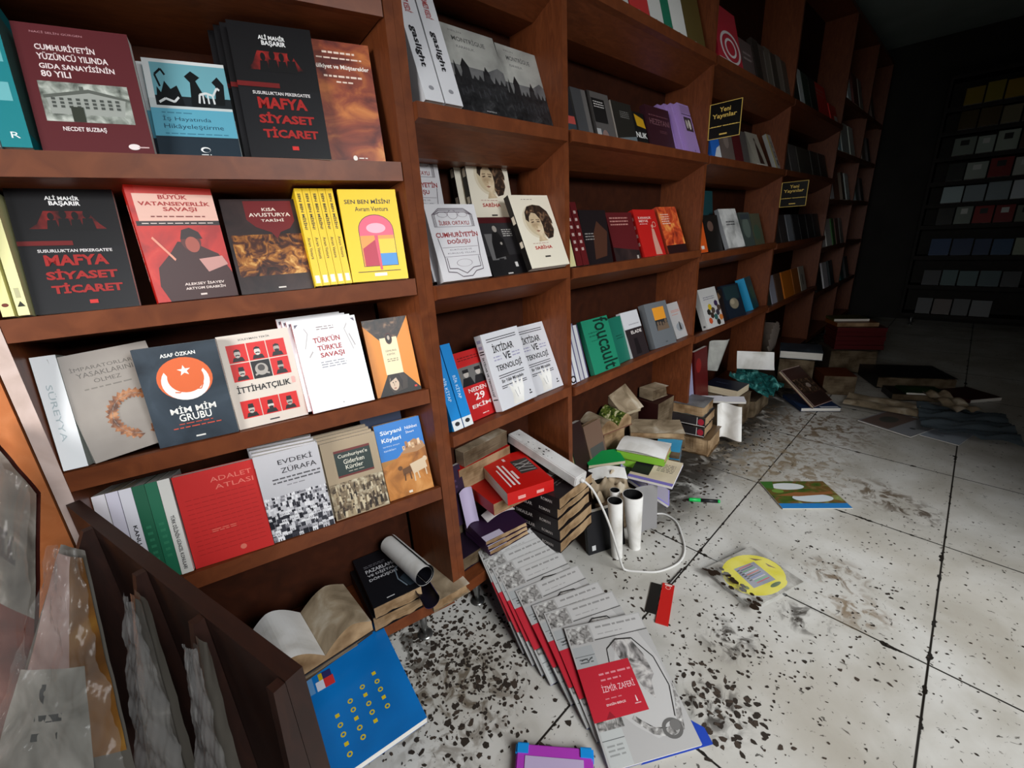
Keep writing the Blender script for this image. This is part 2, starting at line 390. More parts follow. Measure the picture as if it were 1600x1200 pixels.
# ---------------------------------------------------------------- the room
FSTAINS = [(1.51, 0.12, 0.12, '#6a5844'), (1.38, 0.05, 0.11, '#7a6750'), (1.25, 0.15, 0.09, '#2c241d'), (2.14, 0.09, 0.16, '#5a4a38'), (2.08, -0.02, 0.12, '#4a3c2e'),
           (2.75, 0.46, 0.42, '#705a42'), (2.2, 0.48, 0.42, '#86755c'), (0.83, 0.24, 0.11, '#241d17'), (1.04, 0.28, 0.10, '#2c241d'), (0.42, 0.72, 0.24, '#5c5040'), (0.36, 0.98, 0.22, '#2a241c')]
def floor_material():
    m = bpy.data.materials.new('stone_floor_tiles'); nt, b = nodes_of(m)
    N, Lk = nt.nodes.new, nt.links.new
    def math_(op, a, c=None, clamp=False):
        n = N('ShaderNodeMath'); n.operation = op; n.use_clamp = clamp
        for i, x in enumerate((a, c)):
            if x is None: continue
            if hasattr(x, 'links') or hasattr(x, 'is_linked'): Lk(x, n.inputs[i])
            else: n.inputs[i].default_value = x
        return n.outputs[0]
    tc = N('ShaderNodeTexCoord'); xyz = N('ShaderNodeSeparateXYZ'); Lk(tc.outputs['Object'], xyz.inputs[0])
    def noise(scale, detail=6, dist=0.0, rough=0.55):
        n = N('ShaderNodeTexNoise'); n.inputs['Scale'].default_value = scale; n.inputs['Detail'].default_value = detail
        n.inputs['Distortion'].default_value = dist; n.inputs['Roughness'].default_value = rough
        Lk(tc.outputs['Object'], n.inputs['Vector']); return n.outputs['Fac']
    def rng(v, a, c, lo=0.0, hi=1.0):
        n = N('ShaderNodeMapRange'); n.interpolation_type = 'SMOOTHSTEP'
        Lk(v, n.inputs[0]); n.inputs[1].default_value = a; n.inputs[2].default_value = c; n.inputs[3].default_value = lo; n.inputs[4].default_value = hi
        return n.outputs[0]
    def mix(f, c1, c2):
        n = N('ShaderNodeMix'); n.data_type = 'RGBA'
        if hasattr(f, 'is_linked'): Lk(f, n.inputs[0])
        else: n.inputs[0].default_value = f
        for i, c in ((6, c1), (7, c2)):
            if isinstance(c, str): n.inputs[i].default_value = lin(c)
            else: Lk(c, n.inputs[i])
        return n.outputs[2]
    base = ramp_into(nt, noise(5, 8, 0.4), [(0.3, '#aaa69d'), (0.5, '#bcb9b2'), (0.7, '#cac8c3')]).outputs[0]
    # beige film of dried mud
    base = mix(math_('MULTIPLY', rng(noise(1.7, 5, 1.0), 0.45, 0.7), 0.45), base, '#948a79')
    # joints every 0.6 m
    def joint(comp, off):
        a = math_('FRACT', math_('DIVIDE', math_('ADD', comp, -off + 60.0 + 0.3), 0.6))
        d = math_('MULTIPLY', math_('ABSOLUTE', math_('SUBTRACT', a, 0.5)), 0.6)
        return d
    sx = math_('ADD', xyz.outputs[0], math_('MULTIPLY', xyz.outputs[1], -0.05))
    d = math_('MINIMUM', joint(sx, 1.302), joint(xyz.outputs[1], 0.489))
    dj = math_('SUBTRACT', d, math_('MULTIPLY', rng(noise(16, 4), 0.55, 0.75), 0.010))
    base = mix(rng(dj, 0.0035, 0.0016), base, '#1c1814')
    # grime along the foot of the shelving
    gy = rng(xyz.outputs[1], 0.52, 0.72)
    gx = math_('MULTIPLY', rng(xyz.outputs[0], 1.25, 1.6), 1.0)
    g = math_('MULTIPLY', math_('MULTIPLY', gy, gx), rng(noise(9, 7, 1.5), 0.26, 0.5))
    base = mix(math_('MULTIPLY', g, 0.95), base, '#241f19')
    # local mud marks
    for (x, y, r, c) in FSTAINS:
        v = N('ShaderNodeVectorMath'); v.operation = 'DISTANCE'; Lk(tc.outputs['Object'], v.inputs[0]); v.inputs[1].default_value = (x, y, 0)
        f = math_('MULTIPLY', rng(v.outputs['Value'], r, r * 0.25), rng(noise(22, 6, 1.0), 0.45, 0.62))
        base = mix(math_('MULTIPLY', f, 0.9), base, c)
    # specks everywhere
    base = mix(math_('MULTIPLY', rng(noise(75, 4, 0.6), 0.645, 0.69), 0.85), base, '#2a241e')
    base = mix(math_('MULTIPLY', rng(noise(38, 5, 1.2), 0.66, 0.71), 0.8), base, '#332a22')
    Lk(base, b.inputs['Base Color'])
    Lk(rng(noise(4, 5), 0.3, 0.7, 0.35, 0.7), b.inputs['Roughness'])
    b.inputs['Specular IOR Level'].default_value = 0.3
    return m
FLOOR = floor_material()
RX0, RX1, RY0, RY1, RZ = -1.5, 6.35, -1.25, 1.80, 2.62
m = MB(); m.face([(RX0, RY0 - 0.2, 0), (RX1, RY0 - 0.2, 0), (RX1, RY1, 0), (RX0, RY1, 0)], FLOOR); structure('floor', m)
CEIL = noise_mat('grey_ceiling_paint', [(0.3, '#a2b0ab'), (0.7, '#aebbb6')], 3, 3, rough=0.8)
m = MB(); m.box(RX0, RY0, RZ, RX1, RY1, RZ + 0.1, CEIL); structure('ceiling', m)
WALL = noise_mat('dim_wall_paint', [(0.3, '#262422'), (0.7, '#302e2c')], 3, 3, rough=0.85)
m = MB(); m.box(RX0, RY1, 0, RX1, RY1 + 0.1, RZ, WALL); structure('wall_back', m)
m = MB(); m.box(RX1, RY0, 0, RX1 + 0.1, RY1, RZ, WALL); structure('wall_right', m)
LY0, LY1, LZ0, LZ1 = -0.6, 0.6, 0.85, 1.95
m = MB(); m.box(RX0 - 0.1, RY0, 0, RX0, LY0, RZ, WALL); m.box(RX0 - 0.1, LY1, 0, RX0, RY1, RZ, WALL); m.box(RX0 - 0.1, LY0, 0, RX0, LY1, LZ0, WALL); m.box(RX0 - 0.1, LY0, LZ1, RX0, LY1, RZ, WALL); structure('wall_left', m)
WX0, WX1, WZ0, WZ1 = -1.2, 1.7, 0.06, 2.2
m = MB()
m.box(RX0, RY0 - 0.1, 0, WX0, RY0, RZ, WALL); m.box(WX1, RY0 - 0.1, 0, RX1, RY0, RZ, WALL)
m.box(WX0, RY0 - 0.1, WZ1, WX1, RY0, RZ, WALL); m.box(WX0, RY0 - 0.1, 0, WX1, RY0, WZ0, WALL)
structure('wall_front', m)
m = MB(); FM = paint('#3a3c3e', 0.4)
m.box(WX0, RY0 - 0.09, WZ0, WX0 + 0.05, RY0 - 0.01, WZ1, FM); m.box(WX1 - 0.05, RY0 - 0.09, WZ0, WX1, RY0 - 0.01, WZ1, FM)
m.box(WX0, RY0 - 0.09, WZ1 - 0.05, WX1, RY0 - 0.01, WZ1, FM); m.box(WX0, RY0 - 0.09, WZ0, WX1, RY0 - 0.01, WZ0 + 0.05, FM)
structure('window_1', m)
m = MB()
m.box(RX0 - .08, LY0, LZ0, RX0 - .02, LY0 + .04, LZ1, FM); m.box(RX0 - .08, LY1 - .04, LZ0, RX0 - .02, LY1, LZ1, FM); m.box(RX0 - .08, LY0, LZ0, RX0 - .02, LY1, LZ0 + .04, FM); m.box(RX0 - .08, LY0, LZ1 - .04, RX0 - .02, LY1, LZ1, FM)
structure('window_2', m)

# ---------------------------------------------------------------- bookcases
def bookcase(label, fr, s0, s1, shelves, top, depth, left=1, right=True, pt=0.021, edge=None, group='run of cherry wood bookcases', feet=True, sloped=True, mitre=0.0, prot=0.014, WOOD=WOOD, WOOD_BACK=WOOD_BACK):
    M = mframe(fr, s0, 0, 0)
    root = empty('bookcase', M, label, 'bookcase', group)
    L = s1 - s0
    zb = 0.10
    for k in range(left):
        mb = MB(); mb.box(k * pt, 0.0008, zb, (k + 1) * pt - .0004, depth, top, WOOD); mb.box(k * pt, 0, zb, (k + 1) * pt - .0004, 0.0008, top, edge or WOOD); mb.build('side_panel', root)
    if right:
        mb = MB(); mb.box(L - pt, 0, zb, L, depth, top, WOOD); mb.build('side_panel', root)
    x0 = pt * left; x1 = L - (pt if right else 0.001)
    def slab(prof, m):   # profile in (y, z) run along the width, right end mitred
        mb = MB(); n = len(prof)
        a = [(x0, y, z) for y, z in prof]; b_ = [(x1 - max(y, 0) * mitre, y, z) for y, z in prof]
        mb.face(a[::-1], m); mb.face(b_, m)
        for i in range(n): mb.face([a[i], a[(i + 1) % n], b_[(i + 1) % n], b_[i]], m)
        return mb
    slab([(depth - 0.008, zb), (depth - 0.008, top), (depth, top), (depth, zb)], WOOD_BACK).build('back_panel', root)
    for i, z in enumerate(shelves):
        if sloped and i > 0:
            dz_ = math.tan(SLOPE['B']) * (depth - .021); pr = [(-prot, z), (0.012, z), (depth - .009, z - dz_), (depth - .009, z - dz_ - .024), (0.10, z - .084), (.004, z - .036), (-prot, z - .030)]
        elif fr == 'A' and i > 0:
            dz_ = math.tan(SLOPE['A']) * (depth - .021); pr = [(0.001, z), (.012, z), (depth - .009, z - dz_), (depth - .009, z - dz_ - .018), (.019, z - .036), (0.001, z - .036)]
        else:
            pr = [(0.001, z), (depth - .009, z), (depth - .009, z - .022), (.019, z - .022), (.018, z - .036), (0.001, z - .036)]
        slab(pr, WOOD).build('shelf', root)
    slab([(0.0, top - .025), (0.0, top - .0005), (depth - .009, top - .0005), (depth - .009, top - .025)], WOOD).build('top_panel', root)
    if feet:
        for x in ([0.104, L - 0.09] if left else [L - 0.03]):
            for y in (0.035, depth - 0.03):
                mb = MB()
                mb.tube([(x, y, 0.0061), (x, y, .03), (x, y, zb - .0005)], [0.007, .009, .013], paint('#8a8a88', 0.3, 0.9), 14)
                ft = mb.build('foot', root)
                mb = MB(); mb.tube([(x, y, 0.0006), (x, y, .003), (x, y, 0.006)], [.022, .022, .012], paint('#8a8a88', 0.3, 0.9), 18); mb.build('foot_plate', ft)
    return root
TOP = 2.42
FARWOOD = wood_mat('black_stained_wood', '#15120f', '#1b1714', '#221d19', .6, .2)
bookcase('cherry wood bookcase nearest the camera, angled, with four rows of face-out books', 'A', -0.682, 0.0, [0.13, 0.478, 0.75, 1.012, 1.247, 1.53, 1.80], TOP, 0.215, right=False, edge=EDGE, sloped=False, mitre=.231)
bookcase('narrow cherry wood bookcase holding the two black and white lettered white books', 'B', 0.556, 1.108, [0.13, 0.61, 0.99, 1.36, 1.72], TOP, 0.20, left=2)
bookcase('wide cherry wood bookcase with the tall green book on its third row', 'B', 1.1085, 2.041, [0.13, 0.60, 0.985, 1.362, 1.715], TOP, 0.20, left=0)
bookcase('cherry wood bookcase behind the upper gold lettered black sign', 'B', 2.0415, 3.099, [0.13, 0.588, 0.965, 1.361, 1.715], TOP, 0.20, left=0)
bookcase('dim cherry wood bookcase behind the lower gold lettered black sign', 'B', 3.0995, 4.311, [0.13, 0.57, 0.955, 1.361, 1.715], TOP, 0.20, left=0)
bookcase('dark bookcase past the widest side panel, books just catching light', 'B', 4.3115, 5.2, [0.13, 0.5, 0.86, 1.22, 1.56, 1.9], TOP, 0.20, left=0, sloped=False)
bookcase('darkest bookcase of the row, next to the far corner', 'B', 5.2005, 5.98, [0.13, 0.5, 0.86, 1.22, 1.56, 1.9], TOP, 0.20, left=0, sloped=False)
FSH = [0.12, 0.40, 0.68, 0.96, 1.15, 1.34, 1.55, 1.76, 1.95]
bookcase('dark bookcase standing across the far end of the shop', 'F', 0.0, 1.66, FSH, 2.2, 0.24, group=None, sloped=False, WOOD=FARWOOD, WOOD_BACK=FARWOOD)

# honey coloured cupboard left of the near bookcase
cup = empty('corner_cupboard', mframe('A', -0.686, 0.004, 0, yaw=4), 'honey coloured wooden cupboard left of the near bookcase', 'cupboard')
m = MB(); m.box(-0.7, 0.02, 0, 0, 0.25, TOP, PANEL); m.build('body', cup)
m = MB(); m.box(-0.7, 0, 0.05, -0.001, 0.019, TOP - 0.02, PANEL); m.build('door', cup)

# ---------------------------------------------------------------- dark browser rack with bagged goods, bottom left
pa, pb = Vector((-0.10, 1.005, 0)), Vector((0.048, 0.386, 0))
ang = math.atan2(pb.y - pa.y, pb.x - pa.x); LEN = (pb - pa).length
rack = empty('display_rack', Matrix.Translation(pa) @ Matrix.Rotation(ang, 4, 'Z'), 'low dark brown display rack full of bagged goods, bottom left', 'rack')
m = MB(); m.box(0, 0, 0.02, LEN, 0.018, 0.70, WOOD_RACK); m.build('back_panel', rack)
for x, e1, e2 in ((0.118, .17, .29), (0.312, .072, .12), (0.468, .06, .11), (LEN - 0.012, .03, .06)):
    m = MB()
    prof = [(-.0005, 0.041), (-.0005, 0.699), (-0.012, 0.699), (-e1, 0.40), (-e2, 0.041)]
    a = [Vector((x, y, z)) for y, z in prof]; b_ = [Vector((x + 0.012, y, z)) for y, z in prof]
    m.face(a, WOOD_RACK); m.face(b_[::-1], WOOD_RACK)
    for i in range(5): m.face([a[i], b_[i], b_[(i + 1) % 5], a[(i + 1) % 5]], WOOD_RACK)
    m.build('divider', rack)
m = MB(); m.box(0, -0.30, 0.02, LEN, -0.002, 0.04, WOOD_RACK); m.build('bottom_board', rack)
m = MB(); m.box(0, -0.32, 0.02, LEN, -0.302, 0.16, WOOD_RACK); m.build('front_board', rack)

def film_mat(name, tint='#d8d6d2', amount=0.3):
    mm = bpy.data.materials.new(name); mm.use_nodes = True; nt = mm.node_tree
    for n in list(nt.nodes): nt.nodes.remove(n)
    out = nt.nodes.new('ShaderNodeOutputMaterial'); mx = nt.nodes.new('ShaderNodeMixShader')
    tr = nt.nodes.new('ShaderNodeBsdfTransparent'); gl = nt.nodes.new('ShaderNodeBsdfPrincipled')
    gl.inputs['Base Color'].default_value = lin(tint); gl.inputs['Roughness'].default_value = 0.1
    mx.inputs[0].default_value = amount
    nt.links.new(tr.outputs[0], mx.inputs[1]); nt.links.new(gl.outputs[0], mx.inputs[2]); nt.links.new(mx.outputs[0], out.inputs[0])
    return mm
FILM = film_mat('clear_plastic_film', '#8e8c88', .16); FILM2 = film_mat('milky_plastic_film', '#9a9896', 0.22)
def bag(label, top0, top1, bot0, bot1, bulge, printed, film, seed, group='bagged goods in the rack'):
    """a bagged item standing in the rack: printed contents inside a crumpled clear bag"""
    t0, t1, b0, b1 = map(Vector, (top0, top1, bot0, bot1))
    cen = (t0 + t1 + b0 + b1) / 4
    root = empty('bagged_item', Matrix.Translation((b0 + b1) / 2), label, 'bag', group)
    inv = root.matrix_world.inverted()
    rnd = random.Random(seed); ph = [rnd.uniform(0, 6) for _ in range(8)]
    nrm = (t1 - t0 + b1 - b0).cross((b0 + b1) - (t0 + t1)).normalized()
    if nrm.dot(Vector((0, 0, 1.09)) - cen) < 0: nrm = -nrm
    def surf(u, v, off, amp):
        p = (b0 * (1 - u) + b1 * u) * (1 - v) + (t0 * (1 - u) + t1 * u) * v
        wr = math.sin(u * 9 + v * 3 + ph[0]) * .5 + math.sin(v * 7 + u * 4 + ph[1]) * .5 + abs(math.sin((u * .7 + v * 1.6) * 9 + ph[2])) * .9 + math.sin((u - v) * 17 + ph[3]) * .3
        body = bulge * math.sin(math.pi * min(max(u, 0), 1)) * max(0.0, 1 - v) ** .5
        sk = .25 * amp * math.sin(v * 37 + u * 60 + ph[4]) * math.sin(v * 71 + ph[5])
        return inv @ (p + nrm * (body + off + amp * wr + sk))
    mb = MB()
    for (v0, v1, u0, u1, c) in printed:
        mb.grid(lambda u, v: surf(u0 + (u1 - u0) * u, v0 + (v1 - v0) * v, -0.004, 0.001), 10, 10, c)
    mb.grid(lambda u, v: surf(u, v, -0.010, 0.001), 10, 14, 'bag_print_red' if seed == 1 else '#4a4640')
    mb.build('contents', root)
    mb = MB(); mb.grid(lambda u, v: surf(u * 1.02 - .01, v * 1.02 - .01, 0.003, 0.036 * ((b1 - b0).length + .02)), 40, 60, film); mb.build('plastic_bag', root)
    return root
RM = rack.matrix_world
def rp(x, y, z): return RM @ Vector((x, y, z))
bag('reddish bagged item at the far left edge of the rack', rp(-.012, -.05, .862), rp(.108, -.04, .775), rp(-.01, -.32, .16), rp(.100, -.22, .16), 0.012,
    [(0.0, 0.70, 0.0, 1.0, 'bag_print_red'), (0.70, 1.0, 0.0, 1.0, 'bag_grey'), (.80, .86, .5, .75, '#1c1a1a')], FILM, 1)
bag('big plastic bagged item with pink and amber print, second from the left in the rack', rp(.136, -.045, .70), rp(.168, -.030, .69), rp(.150, -.21, .40), rp(.300, -.09, .40), 0.012,
    [(0.0, 0.5, 0.0, 0.78, 'bag_pale'), (0.5, 0.97, 0.1, 0.62, 'bag_print'), (0.5, 0.97, 0.62, 1.0, 'amber_print'), (0.12, 0.5, 0.78, 1.0, 'amber_print'), (0.22, 0.25, 0.30, 0.52, '#2a2c2c'), (0.29, 0.32, 0.30, 0.55, '#2a2c2c'), (0.36, 0.44, 0.31, 0.37, '#2a2c2c')], FILM, 2)
bag('narrow grey plastic bag, third from the left in the rack', rp(.342, -.030, .695), rp(.368, -.026, .685), rp(.338, -.085, .42), rp(.420, -.055, .42), 0.006,
    [(0.0, 1.0, 0.1, 0.9, 'bag_grey')], FILM2, 3)
bag('thin clear plastic bag at the right end of the rack', rp(.500, -.026, .70), rp(.520, -.024, .695), rp(.492, -.065, .46), rp(.545, -.045, .46), 0.004,
    [(0.0, 1.0, 0.2, 0.55, '#3c3430')], FILM2, 4)

shade_rack = empty('display_rack', Matrix.Translation((-.46, .05, 0)), 'taller dark rack just left of the photo, beside the low display rack', 'rack')  # out of view, added to keep the side light off the low rack
m = MB(); m.box(0, 0, .02, .02, .68, .96, WOOD_RACK); m.build('back_panel', shade_rack)
m = MB(); m.box(-.28, 0, .02, -.001, .68, .05, WOOD_RACK); m.build('bottom_board', shade_rack)
for y in (0, .33, .66):
    m = MB(); m.box(-.28, y, .051, -.001, y + .018, .6, WOOD_RACK); m.build('divider', shade_rack)

# ---------------------------------------------------------------- face-out books, near bookcase, top row in view
def silhouettes(n, v0, col, seed, u0=0.1, u1=0.9, s=0.05):
    rnd = random.Random(seed); out = []
    for i in range(n):
        u = u0 + (u1 - u0) * (i + .5) / n; k = rnd.uniform(.7, 1.1) * s
        out += [('E', u, v0 + k * 1.5, k * .42, k * .42, col), ('G', [(u - k * .8, v0), (u + k * .8, v0), (u + k * .55, v0 + k * 1.1), (u - k * .55, v0 + k * 1.1)], col)]
    return out
GIDA = [('T', 'NACİ SELİN GÜRGEN', .14, .93, .58, .95, '#b88890'), ('T', "CUMHURİYET'İN", .15, .80, .66, .86, '#e8dcdc', .02), ('T', 'YÜZÜNCÜ YILINDA', .15, .725, .76, .785, '#e8dcdc', .02),
        ('T', 'GIDA SANAYİSİNİN', .15, .655, .80, .71, '#e8dcdc', .02), ('T', '80 YILI', .15, .59, .40, .64, '#e8dcdc', .02),
        ('R', .10, .24, .88, .555, 'old_photo'), ('G', [(.16, .30), (.80, .30), (.84, .44), (.52, .49), (.14, .43)], '#9a9e98'), ('G', [(.12, .42), (.52, .48), (.86, .43), (.86, .45), (.52, .51), (.12, .445)], '#5c605a'), ('R', .44, .49, .48, .53, '#5c605a')] + \
       [('R', .18 + .07 * i, .35 + .03 * j, .215 + .07 * i, .37 + .03 * j, '#4a4e4a') for i in range(9) for j in range(3)] + \
       [('R', .33, .24, .44, .36, '#34382f'), ('T', 'NECDET BUZBAŞ', .22, .155, .60, .20, '#e8dcdc', .02), ('E', .82, .05, .055, .025, '#e8dcdc'), ('L', .86, .035, .97, .06, 1, '#c8a8a8')]
lean('gida', 'maroon paperback with a grey building photo, upper left shelf', '#5a2328', GIDA, extra={'yaw': -3}, w=.135)
HAYAT = [('R', 0, .60, 1, 1, '#d8dcdc'), ('G', [(.08, .53), (1, .53), (1, .965), (.08, .965)], '#6fa8b4'), ('R', .08, .53, 1, .63, '#20262a')] + \
        [('G', [(.10, .60), (.12, .72), (.16, .66), (.22, .78), (.28, .70), (.36, .74), (.40, .62), (.42, .53), (.10, .53)], '#14181a'), ('V', [(.16, .72), (.12, .84), (.2, .90), (.24, .84)], .012, '#14181a'),
         ('G', [(.50, .56), (.53, .78), (.47, .84), (.56, .90), (.66, .84), (.60, .80), (.66, .68), (.72, .60), (.74, .53), (.5, .53)], '#14181a'), ('G', [(.80, .56), (.84, .76), (.80, .80), (.88, .86), (.95, .78), (.92, .56)], '#14181a'),
         ('V', [(.12, .56), (.2, .60), (.3, .57), (.36, .62)], .012, '#d8dcdc'), ('V', [(.60, .57), (.62, .66), (.70, .68), (.78, .66), (.79, .57)], .012, '#d8dcdc'), ('V', [(.66, .57), (.66, .66)], .010, '#d8dcdc'), ('V', [(.72, .57), (.72, .66)], .010, '#d8dcdc'), ('V', [(.79, .66), (.85, .74), (.88, .72)], .012, '#d8dcdc')] + \
        [('R', 0, .22, 1, .50, '#5fa6bd'), ('R', 0, 0, 1, .22, '#26323c'), ('T', 'İş Hayatında', .12, .365, .70, .43, '#22455a'), ('T', 'Hikâyeleştirme', .12, .285, .84, .345, '#22455a'), ('L', .12, .445, .5, .47, 1, '#3d7890'), ('L', .12, .235, .9, .26, 1, '#3d7890'),
         ('E', .56, .09, .06, .028, '#e8e8e8'), ('E', .57, .085, .045, .02, '#26323c'), ('L', .5, .03, .62, .05, 1, '#e8e8e8')]
hy = lean('hayat', 'pale blue paperback with black dragon pictures on upper left shelf', '#c8d0d0', HAYAT, w=.120)
lean_copy(hy, 'hayat', 1, 'copy right behind the pale blue dragon paperback')
def mafya_art():
    a = [('R', .0, .52, 1, 1, '#0e0d10'), ('R', .14, .66, .86, .80, 'red_glow'), ('G', [(.14, .66), (.14, .80), (.3, .80), (.22, .70)], '#0e0d10'), ('G', [(.86, .66), (.86, .80), (.7, .80), (.8, .70)], '#0e0d10')]
    a += silhouettes(4, .65, '#0c0b0d', 3, .3, .75, .09)
    a += [('T', 'ALİ MAHİR', .34, .885, .66, .925, '#e8e8e8', .03), ('T', 'BAŞARIR', .37, .835, .66, .88, '#e8e8e8', .03), ('R', 0, .53, .5, .565, '#6a1616'),
          ('T', "SUSURLUK'TAN PEKERGATE'E", .16, .475, .86, .50, '#d8d4d4', .02), ('T', 'MAFYA', .20, .37, .80, .455, '#9c1f1c', .04), ('T', 'SİYASET', .18, .26, .86, .345, '#9c1f1c', .04), ('T', 'TİCARET', .20, .15, .88, .235, '#9c1f1c', .04), ('R', .52, .06, .60, .09, '#c82c28')]
    return a
mf = lean('mafya', 'black paperback with large red title on the upper left shelf', '#121216', mafya_art(), spine=[('R', 0, 0, 1, .5, '#2a1214')])
for i in (1, 2, 3): lean_copy(mf, 'mafya', i, ['', 'black paperback copy directly behind the upper red-titled black one', 'second black copy back in the stack behind the upper red-titled black book', 'rearmost black copy in the stack behind the upper red-titled black book'][i], ds=-.009, dz=.003)
lean('mulk', 'maroon and amber clouded paperback at the right end of upper left shelf', '#5a2a22', [('R', 0, 0, 1, 1, 'maroon_clouds'), ('L', .25, .89, .75, .93, 1, '#e8d0c0'), ('L', .15, .85, .85, .88, 1, '#e8d0c0'), ('T', 'Mülkiyet ve Müşterekler', .06, .77, .95, .815, '#f4ece4', .02), ('L', .22, .70, .82, .74, 1, '#e8d0c0'), ('L', .4, .66, .66, .69, 1, '#e8d0c0'), ('E', .50, .045, .035, .022, '#ece4dc'), ('L', .56, .035, .7, .055, 1, '#ece4dc')], w=.118)
M = spined('A', -.585, .004, 1.247, 14, .032)
book('teal paperback at the left edge of the upper left shelf', M, .14, .215, .032, '#1d8088', spine=[('R', .15, .55, .85, .78, '#6fb6bc'), ('R', .2, .3, .8, .42, '#6fb6bc'), ('T', 'R', .4, .06, .7, .10, '#e8f0f0')], art=[('R', .0, .1, .9, .9, '#4a6a66')])
M = spined('A', -.607, .004, 1.247, 14, .02)
book('black and white spined book beside the teal one, upper left corner', M, .14, .20, .02, '#e4e4e4', spine=[('R', 0, .18, 1, .5, '#1c1c20'), ('R', .2, .1, 1, .17, '#d86a2c')])
# second row
lean('mafya2', 'black paperback with red title at the left of the second row', '#121216', mafya_art())
BUYUK = [('G', [(0, 0), (1, 0), (1, 1), (0, 1)], 'red_smoke'), ('R', .10, .80, 1, 1, '#c8362c'), ('R', .06, .70, 1, .93, '#e8b8a8'), ('R', .02, .66, 1, .70, '#221416'), ('L', .08, .67, .92, .69, 1, '#d8c8c0'),
         ('T', 'BÜYÜK', .34, .885, .68, .93, '#a81e18', .03), ('T', 'VATANSEVERLİK', .10, .83, .94, .875, '#a81e18', .03), ('T', 'SAVAŞI', .36, .775, .76, .82, '#a81e18', .03), ('L', .2, .725, .84, .75, 1, '#7a2018'),
         ('G', [(.12, .30), (.3, .42), (.42, .52), (.62, .50), (.88, .40), (1, .22), (1, .0), (.15, 0), (.08, .14)], '#3a1412'), ('E', .58, .52, .12, .09, '#5a2420'), ('G', [(.46, .54), (.5, .62), (.6, .64), (.7, .60), (.73, .54)], '#2c1412'), ('E', .59, .49, .085, .07, '#a85040'),
         ('G', [(.62, .36), (.92, .38), (.97, .30), (.7, .24)], '#c89088'), ('V', [(.14, .56), (.34, .36)], .012, '#e89880'), ('T', 'ALEKSEY İSAYEV', .36, .13, .86, .16, '#ecd8d0', .02), ('T', 'ARTYOM DRABKİN', .36, .09, .86, .12, '#ecd8d0', .02), ('R', .52, .035, .60, .05, '#ecd8d0')]
lean('buyuk', 'thick red hardcover with a soldier picture on the second row', '#c01c14', BUYUK, hard=True, extra={'yaw': 12, 'te': 9}, spine=[vert_text('BÜYÜK VATANSEVERLİK SAVAŞI', .35, .2, .7, .85, '#f0c8c0', .02)])
lean('avus', 'dark paperback with a golden battle scene between red and yellow books', '#1c1214', [('R', 0, 0, 1, 1, 'dark_smoke'), ('R', .04, .18, 1, .62, 'battle_oil'), ('G', [(.28, .98), (.90, .98), (.90, .76), (.82, .68), (.68, .64), (.62, .57), (.56, .64), (.38, .70), (.28, .78)], '#6a1a1c'), ('T', 'KISA', .50, .87, .68, .905, '#e8dcd0', .01), ('T', 'AVUSTURYA', .32, .81, .86, .85, '#e8dcd0', .01), ('T', 'TARİHİ', .46, .755, .76, .79, '#e8dcd0', .01), ('R', .48, .035, .58, .05, '#d8d0c8')], w=.135)
SEN = [('T', 'SEN BEN MİSİN?', .08, .845, .88, .905, '#26241c', .02), ('T', 'Avram Ventura', .24, .765, .82, .815, '#26241c', .01),
       ('G', [(.24, .16), (.24, .56)] + [(.55 + .31 * math.cos(R(180 - a)), .56 + .17 * math.sin(R(a))) for a in range(15, 166, 15)] + [(.86, .56), (.86, .16)], '#2a2a24'),
       ('G', [(.25, .165), (.25, .56)] + [(.55 + .30 * math.cos(R(180 - a)), .56 + .163 * math.sin(R(a))) for a in range(15, 166, 15)] + [(.85, .56), (.85, .165)], '#e8607a'), ('R', .25, .165, .85, .50, '#f09a4a'), ('R', .55, .165, .85, .46, '#f4c83a'), ('R', .55, .165, .85, .30, '#4a90d0'), ('E', .55, .58, .17, .055, '#f4b0c0'),
       ('G', [(.27, .165), (.55, .165), (.52, .46), (.27, .36)], '#b83048'), ('G', [(.50, .50), (.56, .50), (.56, .12), (.52, .12)], '#d8506a'), ('R', .12, .10, .88, .108, '#2a2a24'), ('R', .40, .05, .62, .085, '#e8e8e0')]
SENSP = [vert_text('SEN BEN MİSİN?', .3, .58, .75, .95, '#26241c', .02), vert_text('Avram Ventura', .3, .28, .7, .5, '#26241c'), ('R', .2, .03, .8, .11, '#eceadc')]
lean('sen', 'front yellow paperback with a pink arched doorway, cover facing out', '#f0c81e', SEN, spine=SENSP, w=.116)
proto = None
for i in range(5):
    M = spined('A', -.2088 + .0145 * i, .002, 1.012, 13, .0138)
    lab = ['leftmost', 'second from left', 'middle', 'fourth from left', 'rightmost'][i] + ' of the five yellow paperbacks standing spine out'
    if proto is None: proto = book(lab, M, .125, .19, .0138, '#f0c81e', SEN, SENSP, group='yellow paperbacks spine out')
    else: dup(proto, M, lab)
M = spined('A', -.637, .002, 1.012, 13, .013)
book('pale yellow slim book with a black triangle on its spine, left end of second row', M, .14, .19, .013, '#e8e4a8', spine=[('G', [(.15, .07), (.85, .07), (.5, .115)], '#26261c'), ('R', .25, .14, .7, .22, '#b8b48c')])
M = spined('A', -.654, .001, 1.012, 13, .013)
book('pale yellow slim book at the very left end of the second row', M, .14, .19, .013, '#e4e09c', spine=[('E', .5, .09, .3, .015, '#6a2a1c')])
